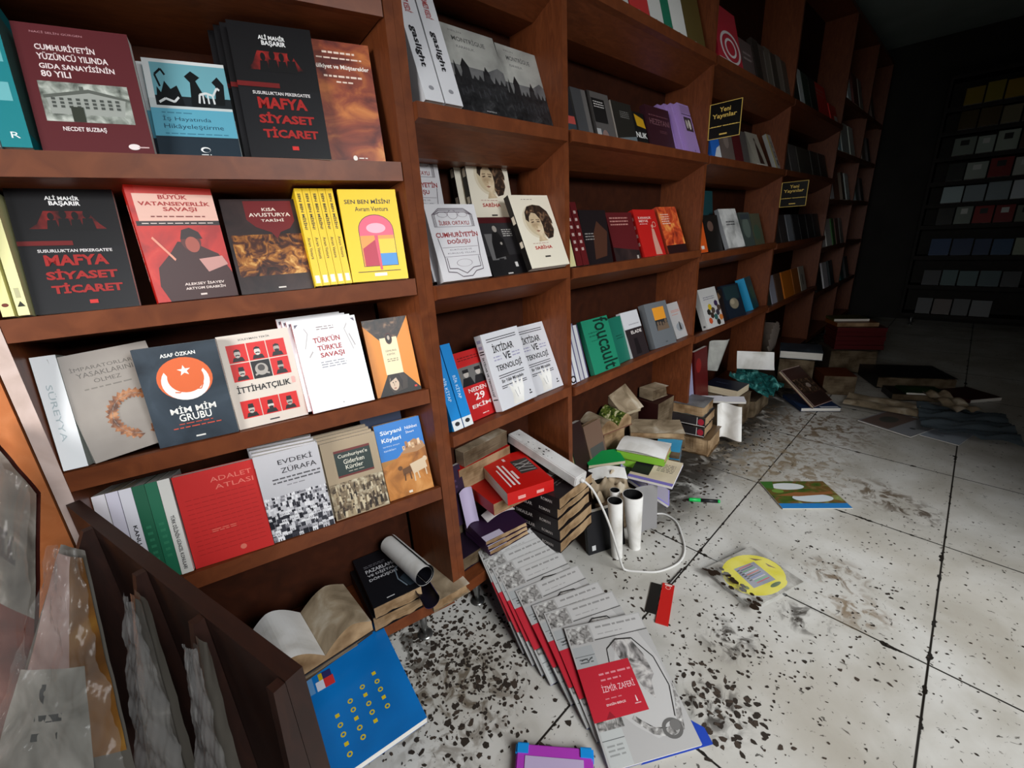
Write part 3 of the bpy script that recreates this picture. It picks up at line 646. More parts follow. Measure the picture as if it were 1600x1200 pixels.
# third row
M = spined('A', -.657, .0, .75, 14, .030)
book('thick white book with overexposed spine at the left end of the third row', M, .14, .195, .032, '#eceef0', spine=[vert_text('SÜREYYA', .3, .25, .6, .75, '#b8c4c8')], art=[('R', 0, 0, 1, 1, '#8a8e88')])
lean('impar', 'taupe hardcover with a copper laurel wreath on the third row', '#9a9088', [('R', .0, 0, 1, 1, 'taupe'), ('T', 'İMPARATORLAR', .14, .84, .78, .885, '#5e5650'), ('T', 'YASAKLARINI', .18, .775, .76, .82, '#5e5650'), ('T', 'ÖLMEZ', .32, .71, .60, .755, '#5e5650'), ('L', .2, .65, .7, .68, 1, '#7a726a')] +
     [('G', [(.60 + .26 * math.cos(R(a)), .34 + .20 * math.sin(R(a))), (.60 + .33 * math.cos(R(a + 10)), .34 + .255 * math.sin(R(a + 10))), (.60 + .27 * math.cos(R(a + 24)), .34 + .21 * math.sin(R(a + 24)))], 'gold_leaf') for a in range(-80, 245, 12)] +
     [('G', [(.60 + .26 * math.cos(R(a)), .34 + .20 * math.sin(R(a))), (.60 + .19 * math.cos(R(a + 10)), .34 + .15 * math.sin(R(a + 10))), (.60 + .25 * math.cos(R(a + 24)), .34 + .195 * math.sin(R(a + 24)))], 'gold_leaf') for a in range(-74, 245, 12)],
     extra={'te': 14, 'yaw': 20, 's': -.004, 'd': -.016, 'th': .026}, h=.19, spine=[('R', 0, 0, 1, 1, '#eceae6'), vert_text('İMPARATORLAR', .3, .3, .65, .8, '#8a8078')])
def star(cu, cv, r, k, c): return ('G', [(cu + (r if i % 2 == 0 else r * .4) * math.sin(i * math.pi / 5) , cv + (r if i % 2 == 0 else r * .4) * k * math.cos(i * math.pi / 5)) for i in range(10)], c)
CRES = [(.52 + .29 * math.cos(R(a)), .625 + .19 * math.sin(R(a))) for a in range(-218, 39, 12)] + [(.53 + .22 * math.cos(R(a)), .66 + .15 * math.sin(R(a))) for a in range(20, -206, -12)]
lean('mim', 'slate blue paperback with an orange crescent emblem on the third row', '#2c3640', [('R', 0, 0, 1, 1, 'slate'), ('T', 'ASAF ÖZKAN', .30, .885, .72, .93, '#eceae4', .02), ('E', .52, .655, .335, .215, '#d8683c'), ('G', CRES, '#f2ece4'), star(.53, .735, .085, .66, '#f2ece4'),
     ('O', .42, .575, .05, .03, .35, '#d8683c'), ('V', [(.46, .565), (.42, .52), (.36, .53)], .006, '#d8683c'), ('O', .68, .59, .045, .03, .35, '#d8683c'), ('V', [(.72, .58), (.68, .53), (.62, .535)], .006, '#d8683c'), ('E', .55, .545, .012, .008, '#d8683c'),
     ('T', 'MİM MİM', .24, .31, .80, .39, '#eceae4', .015), ('T', 'GRUBU', .32, .225, .72, .30, '#eceae4', .015), ('L', .3, .19, .72, .21, 1, '#c8503c'), ('L', .22, .15, .82, .175, 1, '#c8503c'), ('R', .46, .045, .58, .06, '#dcdad4')])
def face(u, v, fez, k):
    d = '#1c1a1c'; s = ['#b8b0a8', '#d0c8c0', '#a89e96'][k % 3]
    a = [('G', [(u - .085, v - .075), (u + .085, v - .075), (u + .06, v - .03), (u - .06, v - .03)], d), ('E', u, v + .005, .043, .042, s), ('V', [(u - .03, v - .012), (u, v - .006), (u + .03, v - .012)], .006, d)]
    a += [('G', [(u - .042, v + .02), (u + .042, v + .02), (u + .034, v + .066), (u - .034, v + .066)], d)] if fez else [('G', [(u - .046, v + .012), (u - .04, v + .045), (u, v + .058), (u + .04, v + .045), (u + .046, v + .012), (u + .03, v + .03), (u - .03, v + .03)], d)]
    if k in (2, 5, 7): a.append(('G', [(u - .036, v - .005), (u + .036, v - .005), (u + .025, v - .04), (u, v - .05), (u - .025, v - .04)], d))
    return a
ITT = [('T', 'SÜLEYMAN TEKİR', .28, .93, .72, .955, '#2a2628', .01)]
for k, (i, j) in enumerate([(0, 0), (1, 0), (2, 0), (0, 1), (1, 1), (2, 1), (0, 3), (1, 3), (2, 3)]):
    u0 = .095 + .275 * i; v1 = .895 - (.20 * j if j < 3 else .60)
    ITT.append(('R', u0, v1 - .19, u0 + .262, v1, '#1c1a1c' if k == 4 else '#d0201e'))
    if k == 4: ITT += [('E', u0 + .13, v1 - .095, .09, .065, '#a8a098'), ('E', u0 + .13, v1 - .08, .05, .035, '#4a4644'), ('V', [(u0 + .03, v1 - .15), (u0 + .13, v1 - .12), (u0 + .23, v1 - .15)], .01, '#a8a098')]
    else: ITT += face(u0 + .13, v1 - .105, k in (3, 5, 6, 7, 8), k)
ITT += [('T', 'İTTİHATÇILIK', .10, .365, .86, .465, '#181618', .02), ('R', .88, .39, .93, .46, '#e8a8a0'), ('R', .44, .035, .58, .05, '#3a3638')]
it = lean('ittihat', 'cream paperback with nine red portrait squares on the third row', '#d8ccc0', ITT)
TURK = [('L', .35, .88, .62, .93, 2, '#8a7a7a'), ('T', "TÜRK'ÜN", .26, .745, .68, .815, '#9c1c22', .03), ('T', "TÜRK'LE", .30, .655, .68, .725, '#9c1c22', .03), ('T', 'SAVAŞI', .32, .565, .70, .635, '#9c1c22', .03), ('L', .30, .46, .70, .54, 3, '#8a8a92'),
        ('V', [(.12, .70), (.2, .86), (.16, .92)], .006, '#b8b0b0'), ('V', [(.86, .62), (.78, .86), (.84, .92)], .006, '#b8b0b0'), ('V', [(.9, .66), (.84, .8)], .008, '#b0a8a8'), ('V', [(.15, .6), (.22, .66)], .008, '#b0a8a8'), ('G', [(.03, .97), (.09, .97), (.03, .93)], '#6a6470'), ('G', [(.97, .97), (.91, .97), (.97, .93)], '#6a6470'), ('E', .5, .055, .012, .008, '#a8a8a8')]
tk = lean('turk', 'white paperback with dark red lettering on the third row, front copy', '#eeeef0', TURK, spine=[('R', 0, 0, 1, 1, '#c03038'), ('R', .3, .2, .7, .8, '#eeeef0')])
for i in (1, 2, 3): lean_copy(tk, 'turk', i, ['', 'copy touching the back of the white red-lettered paperback', 'third copy back of the white red-lettered paperback', 'rearmost copy of the white red-lettered paperback'][i], ds=-.008, dz=.002)
lean('simurg', 'orange and black paperback with a cream centre panel, end of third row', '#e08a2c', [('G', [(0, 1), (1, 1), (.68, .72), (.30, .72), (0, .93)], 'baroque'), ('G', [(.06, 0), (1, 0), (1, .04), (.68, .27), (.32, .27)], '#1c1814'), ('R', .30, .27, .68, .75, '#ecdcb4'), ('E', .50, .735, .075, .075, '#4a1c14'), ('E', .50, .735, .06, .06, '#16120f'), ('E', .50, .745, .028, .03, '#b8a898'),
     ('T', 'SİMURG', .38, .565, .62, .595, '#5a4a38'), ('T', 'KEPİK', .40, .52, .58, .55, '#5a4a38'), ('L', .38, .43, .62, .48, 2, '#8a7a60'), ('G', [(.32, .25), (.66, .27), (.74, .20), (.7, .06), (.38, .02), (.30, .10)], '#3a302a'), ('E', .43, .155, .10, .10, '#d0b8a0'), ('G', [(.33, .17), (.38, .26), (.56, .26), (.62, .16), (.58, .05), (.54, .14), (.48, .22)], '#241a16'), ('E', .40, .16, .012, .008, '#1c1410'), ('E', .46, .165, .012, .008, '#1c1410'), ('V', [(.42, .15), (.415, .115)], .005, '#8a6a58'), ('V', [(.40, .085), (.45, .085)], .006, '#8a3a30'), ('R', .86, .05, .92, .075, '#c83028')], w=.106)
# fourth row
ADA = [('T', 'ADALET', .42, .86, .94, .91, '#e0786c'), ('T', 'ATLASI', .46, .775, .94, .825, '#e0786c')] + [('L', .08, .12 + .05 * r, .95, .135 + .05 * r, 1, '#a52120') for r in range(13)] + [('L', .3, .33, .6, .37, 2, '#d87060'), ('E', .62, .09, .04, .028, '#d87060')]
lean('adalet', 'wide red paperback with faint pale title on the fourth row', '#c42a28', ADA)
def city(seed, v0, v1, n, cols):
    rnd = random.Random(seed); out = []
    for r in range(n):
        f = r / (n - 1); v = v1 - (v1 - v0) * f; s = .018 + .05 * f; u = -.01
        while u < .99:
            w = s * rnd.uniform(.8, 1.9); h = s * rnd.uniform(.5, 1.1); u2 = min(u + w, 1)
            out.append(('R', max(u, 0), max(v - s, 0), u2, v + h - s * .3, rnd.choice(cols)))
            if s > .035:
                for q in range(2):
                    uu = u + w * (.2 + .35 * q)
                    if uu + w * .15 < 1: out.append(('R', max(uu, 0), max(v - s * .3, 0), uu + w * .15, max(v - s * .3, 0) + s * .35, '#26282e'))
            u += w * rnd.uniform(.9, 1.15)
    return out
EV = city(5, .02, .50, 13, ['#eceaec', '#c8c6ca', '#8a888e', '#3a3a42', '#1e1e26', '#dcdadd']) + [('T', 'EVDEKİ', .34, .855, .88, .925, '#1e1c20', .0), ('T', 'ZÜRAFA', .36, .755, .92, .825, '#1e1c20', .0), ('L', .2, .64, .96, .72, 2, '#5a585c'), ('L', .4, .60, .7, .625, 1, '#8a888c')]
ev = lean('evdeki', 'pale grey paperback with a black and white hillside city, front copy', '#c4c2c6', EV, extra={'yaw': -3})
for i in (1, 2, 3): lean_copy(ev, 'evdeki', i, ['', 'first copy behind the hillside city paperback', 'second copy behind the hillside city paperback', 'rearmost copy behind the hillside city paperback'][i], ds=-.003, dz=.002)
def crowd(seed, v0, v1, n, cols):
    rnd = random.Random(seed); out = []
    for r in range(n):
        f = r / max(n - 1, 1); v = v1 - (v1 - v0) * f; s = .03 + .035 * f
        for i in range(int(.9 / s * .75)):
            u = rnd.uniform(.04, .96); c = rnd.choice(cols); vv = v + rnd.uniform(-.02, .02)
            out += [('G', [(u - s * .5, max(vv - s * 1.8, .01)), (u + s * .5, max(vv - s * 1.8, .01)), (u + s * .3, vv), (u - s * .3, vv)], c), ('E', u, vv + s * .25, s * .26, s * .24, rnd.choice(['#3a2c20', '#c0ac90', '#5a4838']))]
    return out
cg = lean('cumgid', 'tan paperback with a dark title plate and a crowd photo, front copy', '#a89478', [('R', 0, .02, 1, .46, 'sepia')] + crowd(4, .08, .42, 6, ['#4a3a2a', '#7a664c', '#a89474', '#d0c0a0', '#2c221a']) +
     [('R', .20, .52, .86, .87, '#20302c'), ('R', .20, .84, .86, .87, '#6a2420'), ('R', .20, .52, .86, .545, '#6a2420'), ('T', "Cumhuriyet'e", .26, .755, .80, .815, '#d8d4c4', .01), ('T', 'Giderken', .34, .68, .72, .74, '#d8d4c4', .01), ('T', 'Kürtler', .36, .61, .68, .665, '#d8d4c4', .01), ('L', .4, .565, .7, .59, 1, '#a8a494')])
for i in (1, 2, 3): lean_copy(cg, 'cumgid', i, ['', 'first copy behind the tan crowd photo paperback', 'second copy behind the tan crowd photo paperback', 'rearmost copy behind the tan crowd photo paperback'][i], ds=-.003, dz=.002)
SUR = [('R', 0, .52, 1, 1, '#2a7ac8'), ('G', [(0, 0), (1, 0), (1, .60), (.8, .66), (.6, .62), (.3, .50), (0, .44)], 'desert'), ('G', [(.42, .56), (.55, .61), (.62, .68), (.78, .72), (.96, .66), (1, .58), (.8, .54)], '#b0845c')] + \
      [('R', .5 + .07 * i, .60 + .012 * (i % 3), .555 + .07 * i, .655 + .018 * ((i * 7) % 4), ['#d8b48c', '#a87850', '#e8ccaa'][i % 3]) for i in range(6)] + [('R', .52 + .07 * i, .625, .535 + .07 * i, .64, '#3a2418') for i in range(6)] + \
      [('G', [(.40, .36), (.58, .38), (.60, .30), (.40, .27)], '#6a4424'), ('G', [(.58, .40), (.92, .44), (.95, .30), (.62, .26)], '#d8c0a0'), ('E', .93, .42, .05, .035, '#d8c0a0'), ('V', [(.64, .28), (.63, .16)], .014, '#d8c0a0'), ('V', [(.72, .28), (.74, .18)], .014, '#d8c0a0'), ('V', [(.9, .31), (.91, .2)], .014, '#d8c0a0'), ('V', [(.44, .3), (.42, .2)], .014, '#5a3a20'), ('V', [(.55, .3), (.56, .2)], .014, '#5a3a20'), ('E', .36, .38, .05, .03, '#6a4424'),
       ('T', 'Süryani', .10, .845, .56, .915, '#e8f0f4', .02), ('T', 'Köyleri', .10, .745, .52, .815, '#e8f0f4', .02), ('T', 'Nûhbet', .64, .865, .92, .905, '#e8f0f4', .01), ('T', 'İlveri', .64, .81, .82, .845, '#e8f0f4', .01), ('T', 'tarihine sosyo', .10, .69, .46, .715, '#d0e4f0'), ('T', 'tanıkları', .10, .64, .36, .665, '#d0e4f0'), ('R', .44, .03, .52, .06, '#e8dcc8')]
sr = lean('suryani', 'blue and sand paperback with a goat in a desert village', '#b07a3c', SUR, w=.116)
M = mframe('A', -.150, .075, rest('A', .478, .075, 13, .02), 0, 13)
book('dark navy book standing behind the desert village paperback', M, .105, .215, .015, '#12284e')
for i, (c, sp, pg, lab, tx) in enumerate([
        ('#e8e4dc', '#e4e0e6', 'white', 'leftmost white book of the spine-out group behind the rack', None),
        ('#3a2a4a', '#d8d4e2', 'cream', 'lilac spined book second in the spine-out group above the rack', 'K'),
        ('#d8d6e0', '#dcdae2', 'cream', 'white spined book with black title between lilac and green books', 'KANLI DUŞ'),
        ('#12583c', '#145c40', 'white', 'left one of the two dark green spined books', None),
        ('#12583c', '#17684a', 'white', 'right one of the two dark green spined books', None),
        ('#dcd8d2', '#d4d2cc', 'white', 'white spined book leaning against the wide red paperback', 'TÜRK DİLİNİN GÜNCEL KONULARI')]):
    M = spined('A', -.660 + .0203 * i, .002 + .002 * (5 - i), .478, 16, .0195)
    book(lab, M, .135, .195, .0195, c, spine=[vert_text(tx, .3, .05 if i > 4 else .25, .72, .62 if i != 1 else .35, '#1c1a1e', .02)] if tx else [('L', .3, .2, .7, .6, 6, '#2c7a58')] if i in (3, 4) else [], page=pg, spine_col=sp)

# ---------------------------------------------------------------- second bookcase
GS = [vert_text('gaslight', .22, .30, .62, .66, '#1c1c20', .02), vert_text('KIRMIZI KEDİ', .3, .78, .7, .99, '#b8585a', .01), ('E', .5, .12, .14, .02, '#8a8a90')]
for i in (0, 1):
    M = spined('B', .627 + .052 * i, -.006, 1.36, 19, .048)
    book(['left', 'right'][i] + ' one of the two thick white books with tall black spine lettering', M, .14, .235, .048, '#d4d4d8', spine=GS)
MONT = [('R', 0, 0, 1, 1, 'grey_mist'), ('R', 0, .55, 1, 1, 'grey_sky'), ('T', 'MELİN', .18, .93, .40, .955, '#5c5c5c'), ('T', 'MONTRİGUE', .20, .83, .78, .90, '#4c4e4c', .01), ('T', 'KARANLIK', .24, .755, .55, .785, '#5c5c5c'), ('G', [(.62, .52), (.9, .62), (1, .58), (1, .4), (.5, .4)], 'grey_mist'), ('R', 0, 0, 1, .42, 'black_wood')]
_r = random.Random(8)
for i in range(11):
    u = i / 10; hh = .42 + _r.uniform(.04, .16) * (1.2 - .6 * u); wd = .05
    MONT.append(('G', [(max(u - wd, 0), .40), (min(u + wd, 1), .40), (min(max(u, .005), .995), hh)], '#242426'))
MONT += [('R', .2, .42, .34, .54, '#242426'), ('G', [(.19, .54), (.35, .54), (.27, .64)], '#1e1e20'), ('R', .6, .40, .7, .5, '#2a2a2c'), ('G', [(.59, .5), (.71, .5), (.65, .60)], '#1e1e20')]
for i in range(9): MONT.append(('R', .08 + .1 * i, .20 + .03 * (i % 3), .10 + .1 * i, .28 + .03 * (i % 3), '#3c3c40'))
MONT += [('T', 'MONTRİGUE', .42, .05, .60, .07, '#c8c8c8')]
lean('mont1', 'left grey paperback with a black castle and misty sky', '#4a4a4c', MONT)
lean('mont2', 'right grey paperback with a black castle and misty sky', '#4a4a4c', MONT, w=.151)
CD = [('T', 'İLBER ORTAYLI', .20, .725, .80, .795, '#8a2e2e', .02), ('T', "CUMHURİYET'İN", .08, .565, .92, .65, '#8a2424', .03), ('T', 'DOĞUŞU', .27, .465, .73, .55, '#8a2424', .03), ('T', 'KURTULUŞ VE', .28, .385, .72, .41, '#6a6470'), ('T', 'KURULUŞ YILLARI', .22, .34, .78, .365, '#6a6470')]
for f in (0, .02, .045): CD.append(('V', [(.1 + f, .70), (.1 + f, .86), (.25, .94 - f), (.75, .94 - f), (.9 - f, .86), (.9 - f, .70)], .0055, '#5e545c'))
CD += [('O', .5, .86, .1, .06, .08, '#7a7078'), ('V', [(.1, .56), (.14, .3), (.14, .12), (.3, .1), (.4, .04), (.6, .04), (.7, .1), (.86, .12), (.86, .3), (.9, .56)], .006, '#5e545c'), ('V', [(.18, .3), (.18, .16), (.34, .15), (.5, .08), (.66, .15), (.82, .16), (.82, .3)], .006, '#5e545c'), ('R', .12, .70, .88, .705, '#7a7078'), ('R', .14, .43, .86, .435, '#7a7078'), ('R', .14, .31, .86, .315, '#7a7078'), ('O', .5, .22, .16, .05, .06, '#8a8088'), ('O', .3, .86, .1, .035, .1, '#8a8088'), ('O', .7, .86, .1, .035, .1, '#8a8088')]
cd = lean('cumdog', 'white paperback with maroon title in an ornate line frame, front copy', '#cfcdd0', CD)
lean_copy(cd, 'cumdog', 1, 'copy behind the front ornate framed white paperback', ds=-.004)
dup(cd, mframe('B', .607, .125, 1.1145, 0, 8), 'copy of the ornate framed white paperback standing higher, at the back')
ADM = [('R', 0, .35, 1, 1, '#2c2a2c'), ('R', 0, 0, 1, .35, '#1a181a'), ('R', .12, .28, .5, .72, '#6a6868'), ('G', [(.22, .30), (.62, .34), (.60, .62), (.48, .76), (.34, .74), (.26, .58)], '#121012'), ('E', .44, .80, .06, .055, '#a09890'), ('R', 0, .90, 1, 1, '#4a1418'), ('L', .62, .66, .9, .80, 4, '#c0bcb8'), ('G', [(.3, .30), (.44, .3), (.4, .12), (.3, .1)], '#1c1a1c'), ('E', .50, .55, .03, .025, '#a09890'), ('R', .7, .14, .78, .22, '#d0ccc8'), ('R', .42, .03, .56, .05, '#d0ccc8')]
lean('adam', 'black paperback with a seated suited figure photo, between two pale books', '#201c1e', ADM)
SAB = [('L', .28, .93, .56, .95, 1, '#8a8078'), ('E', .52, .63, .36, .24, '#d2c6ae'), ('E', .53, .63, .31, .21, '#c4b496'), ('G', [(.24, .66), (.26, .76), (.36, .84), (.52, .865), (.70, .85), (.84, .77), (.90, .64), (.88, .50), (.80, .40), (.66, .38), (.60, .46), (.62, .56), (.60, .66), (.52, .74), (.42, .755), (.34, .70), (.30, .62)], 'baroque'),
       ('G', [(.31, .62), (.35, .70), (.42, .75), (.52, .735), (.60, .66), (.615, .56), (.585, .47), (.53, .42), (.46, .42), (.40, .48), (.34, .55)], 'face_sepia'), ('G', [(.44, .42), (.56, .42), (.64, .36), (.40, .35)], 'face_sepia'), ('G', [(.35, .625), (.42, .635), (.43, .62), (.36, .61)], '#4a3626'), ('G', [(.49, .635), (.57, .63), (.57, .615), (.50, .618)], '#4a3626'), ('V', [(.345, .65), (.43, .655)], .005, '#5a4430'), ('V', [(.48, .655), (.58, .648)], .005, '#5a4430'), ('G', [(.45, .61), (.43, .545), (.48, .54)], '#b09676'), ('G', [(.41, .50), (.46, .51), (.52, .50), (.465, .485)], '#8a5a48'), ('G', [(.86, .60), (.93, .55), (.88, .50)], '#e0d6c4'),
       ('T', 'SABİHA', .24, .245, .68, .305, '#b0302c', .02), ('L', .22, .32, .62, .335, 1, '#b07068'), ('R', .42, .13, .56, .15, '#3a3430')]
SABSP = [('R', 0, 0, 1, 1, '#16120f'), ('R', .2, .3, .8, .38, '#d8ccb8'), ('R', .2, .62, .8, .72, '#d8ccb8')]
sb = lean('sabiha', 'cream paperback with a sepia portrait of a woman, front copy', '#e0d8c6', SAB, spine=SABSP, w=.156)
dup(sb, mframe('B', .835, .108, 1.118, 0, 10), 'copy of the sepia portrait paperback standing higher, behind the front ones')
dup(sb, mframe('B', .815, .134, 1.118, 0, 10), 'rearmost copy of the sepia portrait paperback')
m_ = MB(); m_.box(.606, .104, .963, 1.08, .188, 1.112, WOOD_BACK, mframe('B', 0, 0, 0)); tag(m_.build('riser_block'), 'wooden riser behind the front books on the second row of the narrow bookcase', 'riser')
BLSP = [('R', .0, 0, 1, .12, '#d8dcdc'), ('E', .5, .07, .25, .025, '#2a2a2c'), vert_text('BİR KİTAP', .3, .34, .7, .62, '#cfe6f6')]
for i in (0, 1):
    M = spined('B', .612 + .034 * i, -.004, .61, 19, .031)
    book(['left', 'right'][i] + ' one of the two bright blue spined books in the narrow bookcase', M, .14, .225, .031, '#1580c8', spine=BLSP)
EK = [('R', 0, .80, 1, 1, '#b81c1c'), ('R', 0, .50, 1, .78, '#6a6866'), ('L', .1, .86, .7, .93, 2, '#6a1212')]
for u in (.22, .55, .82): EK += [('G', [(u - .17, .5), (u + .17, .5), (u + .10, .62), (u - .10, .62)], '#1c1a1c'), ('E', u, .67, .07, .05, '#b8b0a8'), ('R', u - .08, .69, u + .08, .74, '#1c1a1c')]
EK += [('T', 'NEDEN', .16, .40, .66, .46, '#f0e4e0', .01), ('T', '29', .28, .27, .56, .375, '#f0e4e0', .02), ('T', 'EKİM?', .14, .165, .76, .235, '#f0e4e0', .02), ('L', .36, .045, .54, .07, 1, '#f0e4e0')]
lean('ekim', 'red paperback with a group photo band, beside the blue spines', '#c01e20', EK, w=.135)
IK = [('R', .10, .915, .90, .925, '#18181a'), ('R', .10, .885, .90, .895, '#18181a'), ('T', 'İKTİDAR', .20, .735, .76, .855, '#18181a', .02), ('T', 'VE', .42, .615, .62, .71, '#18181a', .02), ('T', 'TEKNOLOJİ', .16, .475, .86, .595, '#18181a', .02), ('R', .16, .43, .86, .44, '#18181a'), ('R', .16, .40, .86, .41, '#18181a'),
      ('T', 'Bir Yıllık Mücadele', .20, .335, .80, .38, '#2a2a2c', .02), ('R', .16, .29, .86, .30, '#18181a'), ('R', .16, .265, .30, .275, '#18181a'), ('R', .72, .265, .86, .275, '#18181a'), ('L', .16, .62, .36, .70, 2, '#9a98b4'), ('L', .66, .62, .88, .70, 2, '#9a98b4'),
      ('G', [(.34, .02), (.62, .02), (.72, .20), (.74, .34), (.64, .26), (.60, .36), (.54, .26), (.46, .35), (.44, .24), (.34, .30), (.38, .16)], 'wet_white'), ('V', [(.46, .2), (.50, .1)], .005, '#8a8a8c'), ('V', [(.56, .22), (.56, .12)], .005, '#8a8a8c'), ('E', .86, .12, .02, .014, '#18181a'), ('R', .82, .075, .90, .09, '#18181a')]
IKSP = [vert_text('İKTİDAR VE TEKNOLOJİ', .25, .2, .7, .72, '#18181a', .02), ('R', .15, .75, .85, .765, '#18181a'), ('R', .15, .78, .85, .795, '#18181a'), ('R', .2, .82, .8, .86, '#9a98b4'), ('R', .2, .9, .8, .94, '#9a98b4'), ('R', .15, .15, .85, .165, '#18181a')]
lean('ikt1', 'left one of the two white paperbacks with heavy black title and hands', '#cfcfd4', IK, spine=IKSP, extra={'th': .028, 'yaw': 2}, w=.152)
lean('ikt2', 'right one of the two white paperbacks with heavy black title and hands', '#cfcfd4', IK, spine=IKSP, extra={'s': -.037, 'yaw': 0, 'd': -.004})

# ---------------------------------------------------------------- third bookcase
def small(label, fr, s, d, z, w, h, th, col, art=(), yaw=0, te=16, spine=(), out=False, **kw):
    fl = fr == 'F' or (fr == 'B' and s > 4.31)
    M = mframe(fr, s, d, rest(fr, z, d, te, w if out and 0 else (.14 if out else th), fl), yaw, te)
    if out: M = spine_out(M, th)
    return book(label, M, w if not out else .14, h, th, col, art, spine, **kw)
for s, w, c, lab in ((1.29, .125, '#c8c8c4', 'pale grey book at the top edge of the photo, left of the red one'), (1.425, .118, '#c03434', 'red book on the top shelf between pale grey and white books'), (1.548, .088, '#d8d8d4', 'white book on the top shelf between red and green books'),
                     (1.640, .06, '#1f7458', 'narrow green book on the top shelf'), (1.704, .105, '#e0e0dc', 'white book on the top shelf right of the green one'), (1.815, .15, '#5a4c24', 'olive brown book at the right end of the top shelf')):
    small(lab, 'B', s, .004, 1.715, w, .23, .02, c, [('R', .4, .04, .5, .06, '#8a8a88')])
S1 = 1.362
small('dark book with a red stripe behind the bookcase edge, second shelf from the top', 'B', 1.135, .042, S1, .08, .155, .02, '#26262a', [('R', 0, .3, 1, .45, '#c05048'), ('R', 0, 0, 1, .3, '#3a444c')])
small('grey book with pale spine right of the red striped dark one', 'B', 1.225, .042, S1, .075, .160, .025, '#4a4a4c', [('R', .7, 0, 1, 1, '#6a6664')], spine=[('R', 0, 0, 1, 1, '#6a6866')])
PR = [('R', .1, 0, 1, 1, '#5a5654'), ('R', .12, .42, .75, .88, '#1c1a1a'), ('L', .2, .70, .68, .84, 3, '#c8c4c0'), ('R', .12, .0, .7, .28, '#4a5058'), ('E', .5, .16, .16, .13, '#8a7068'), ('R', .1, .02, .3, .3, '#b0b0b0')]
small('dark paperback with a man at a desk and grey title box', 'B', 1.312, .042, S1, .115, .165, .022, '#3a3634', PR)
D3 = [('R', 0, 0, 1, 1, '#262420'), ('L', .35, .66, .8, .82, 4, '#7a7874'), ('G', [(0, .2), (1, .3), (1, 0), (0, 0)], '#6a7478'), ('R', .1, .02, .3, .07, '#1c1c1c')]
small('black paperback with small grey title, left of the yellow marked one', 'B', 1.440, .042, S1, .125, .155, .02, '#262420', D3, spine=[('R', 0, 0, 1, 1, '#b0a8a0')])
NL = [('G', [(.2, .95), (.9, .85), (1, .62), (.3, .66)], '#c8981c'), ('T', 'NLIK', .10, .36, .98, .50, '#e8e8e4', .02), ('R', 0, 0, 1, .25, '#4a5458')]
small('black paperback with a yellow patch and white capitals', 'B', 1.570, .047, S1, .085, .140, .02, '#141414', NL)
HZ = [('T', 'HEZEYANI', .10, .62, .92, .74, '#7a5058', .01), ('L', .1, .78, .9, .84, 1, '#6a4048'), ('L', .45, .45, .75, .52, 2, '#6a4048')]
small('dark plum paperback beside the lilac stack', 'B', 1.668, .042, S1, .185, .175, .02, '#34141e', HZ)
MO = [('R', .16, .82, .96, .97, '#9478ac'), ('R', .14, .785, 1, .80, '#2c2430'), ('R', .26, .46, .90, .74, '#3a3038'), ('E', .42, .60, .09, .09, '#b8b0a8'), ('E', .66, .60, .11, .10, '#d0c8c0'), ('E', .56, .07, .03, .02, '#5a4868')]
mo = small('front lilac paperback with a dark square picture', 'B', 1.905, .012, S1, .10, .205, .018, '#a284c0', MO, te=20)
for i in (1, 2, 3): dup(mo, mframe('B', 1.905 - .016 * i, .012 + .0195 * i, rest('B', S1, .012, 20, .018), 0, 20), ['', 'second lilac copy back in the lilac stack', 'third lilac copy back in the lilac stack', 'rearmost lilac copy in the lilac stack'][i])
S2 = .985
small('blue and yellow spined book against the bookcase edge, third shelf', 'B', 1.113, .004, S2, .03, .2, .03, '#2a62b8', out=True, spine=[('R', 0, 0, 1, .55, '#d8cf9a')])
for i in (0, 1): small(['left', 'right'][i] + ' one of the two dark red spines beside the blue and yellow one', 'B', 1.152 + .033 * i, .006, S2, .03, .2, .03, '#5a1518', out=True, spine=[('L', .3, .2, .7, .9, 6, '#c8b0a8')])
P['r1'][6] = .18; P['r2'][6] = .18; P['r3'][6] = .19; P['r4'][6] = .2
lean('r1', 'black and brown paperback, first face-out book on the red row', '#1c1416', [('G', [(.35, .1), (.8, .15), (.95, .6), (.6, .8), (.4, .55)], '#4a2c20'), ('L', .1, .45, .42, .6, 3, '#8a8480')], extra={'z': -.03, 'd': .012})
lean('r2', 'dark red smoky paperback left of the bright red one', '#4a1418', [('R', 0, 0, 1, 1, 'dark_smoke'), ('G', [(0, .3), (1, .2), (1, 1), (0, 1)], '#5a181c'), ('L', .1, .72, .8, .92, 3, '#b88078'), ('R', .85, .03, .92, .1, '#b0a8a0')], extra={'z': -.03, 'd': .012})
lean('r3', 'bright red paperback with a pale standing figure', '#b81c18', [('T', 'KARANLIK', .16, .80, .74, .85, '#e0c0b8', .02), ('T', 'MEYVE', .16, .73, .56, .78, '#e0c0b8', .02), ('L', .16, .68, .5, .71, 1, '#e0c0b8'), ('G', [(.55, .04), (.85, .04), (.78, .34), (.74, .58), (.64, .6), (.58, .4)], '#c89080'), ('E', .69, .64, .05, .04, '#c89080'), ('O', .8, .68, .08, .06, .2, '#d0a090')], extra={'z': -.03, 'd': .012}, spine=[('L', .3, .2, .7, .9, 4, '#e0b0a8')])
lean('r4', 'orange sunset paperback at the right end of the red row', '#b8452c', [('R', 0, 0, 1, 1, 'fire_sky'), ('L', .1, .62, .5, .86, 5, '#e8c8b8'), ('R', 0, 0, 1, .18, '#2a1414')], extra={'z': -.03, 'd': .012})
ARC = [('O', .6, .04, .42, .16, .35, '#18181a'), ('E', .6, .04, .14, .055, '#18181a')]
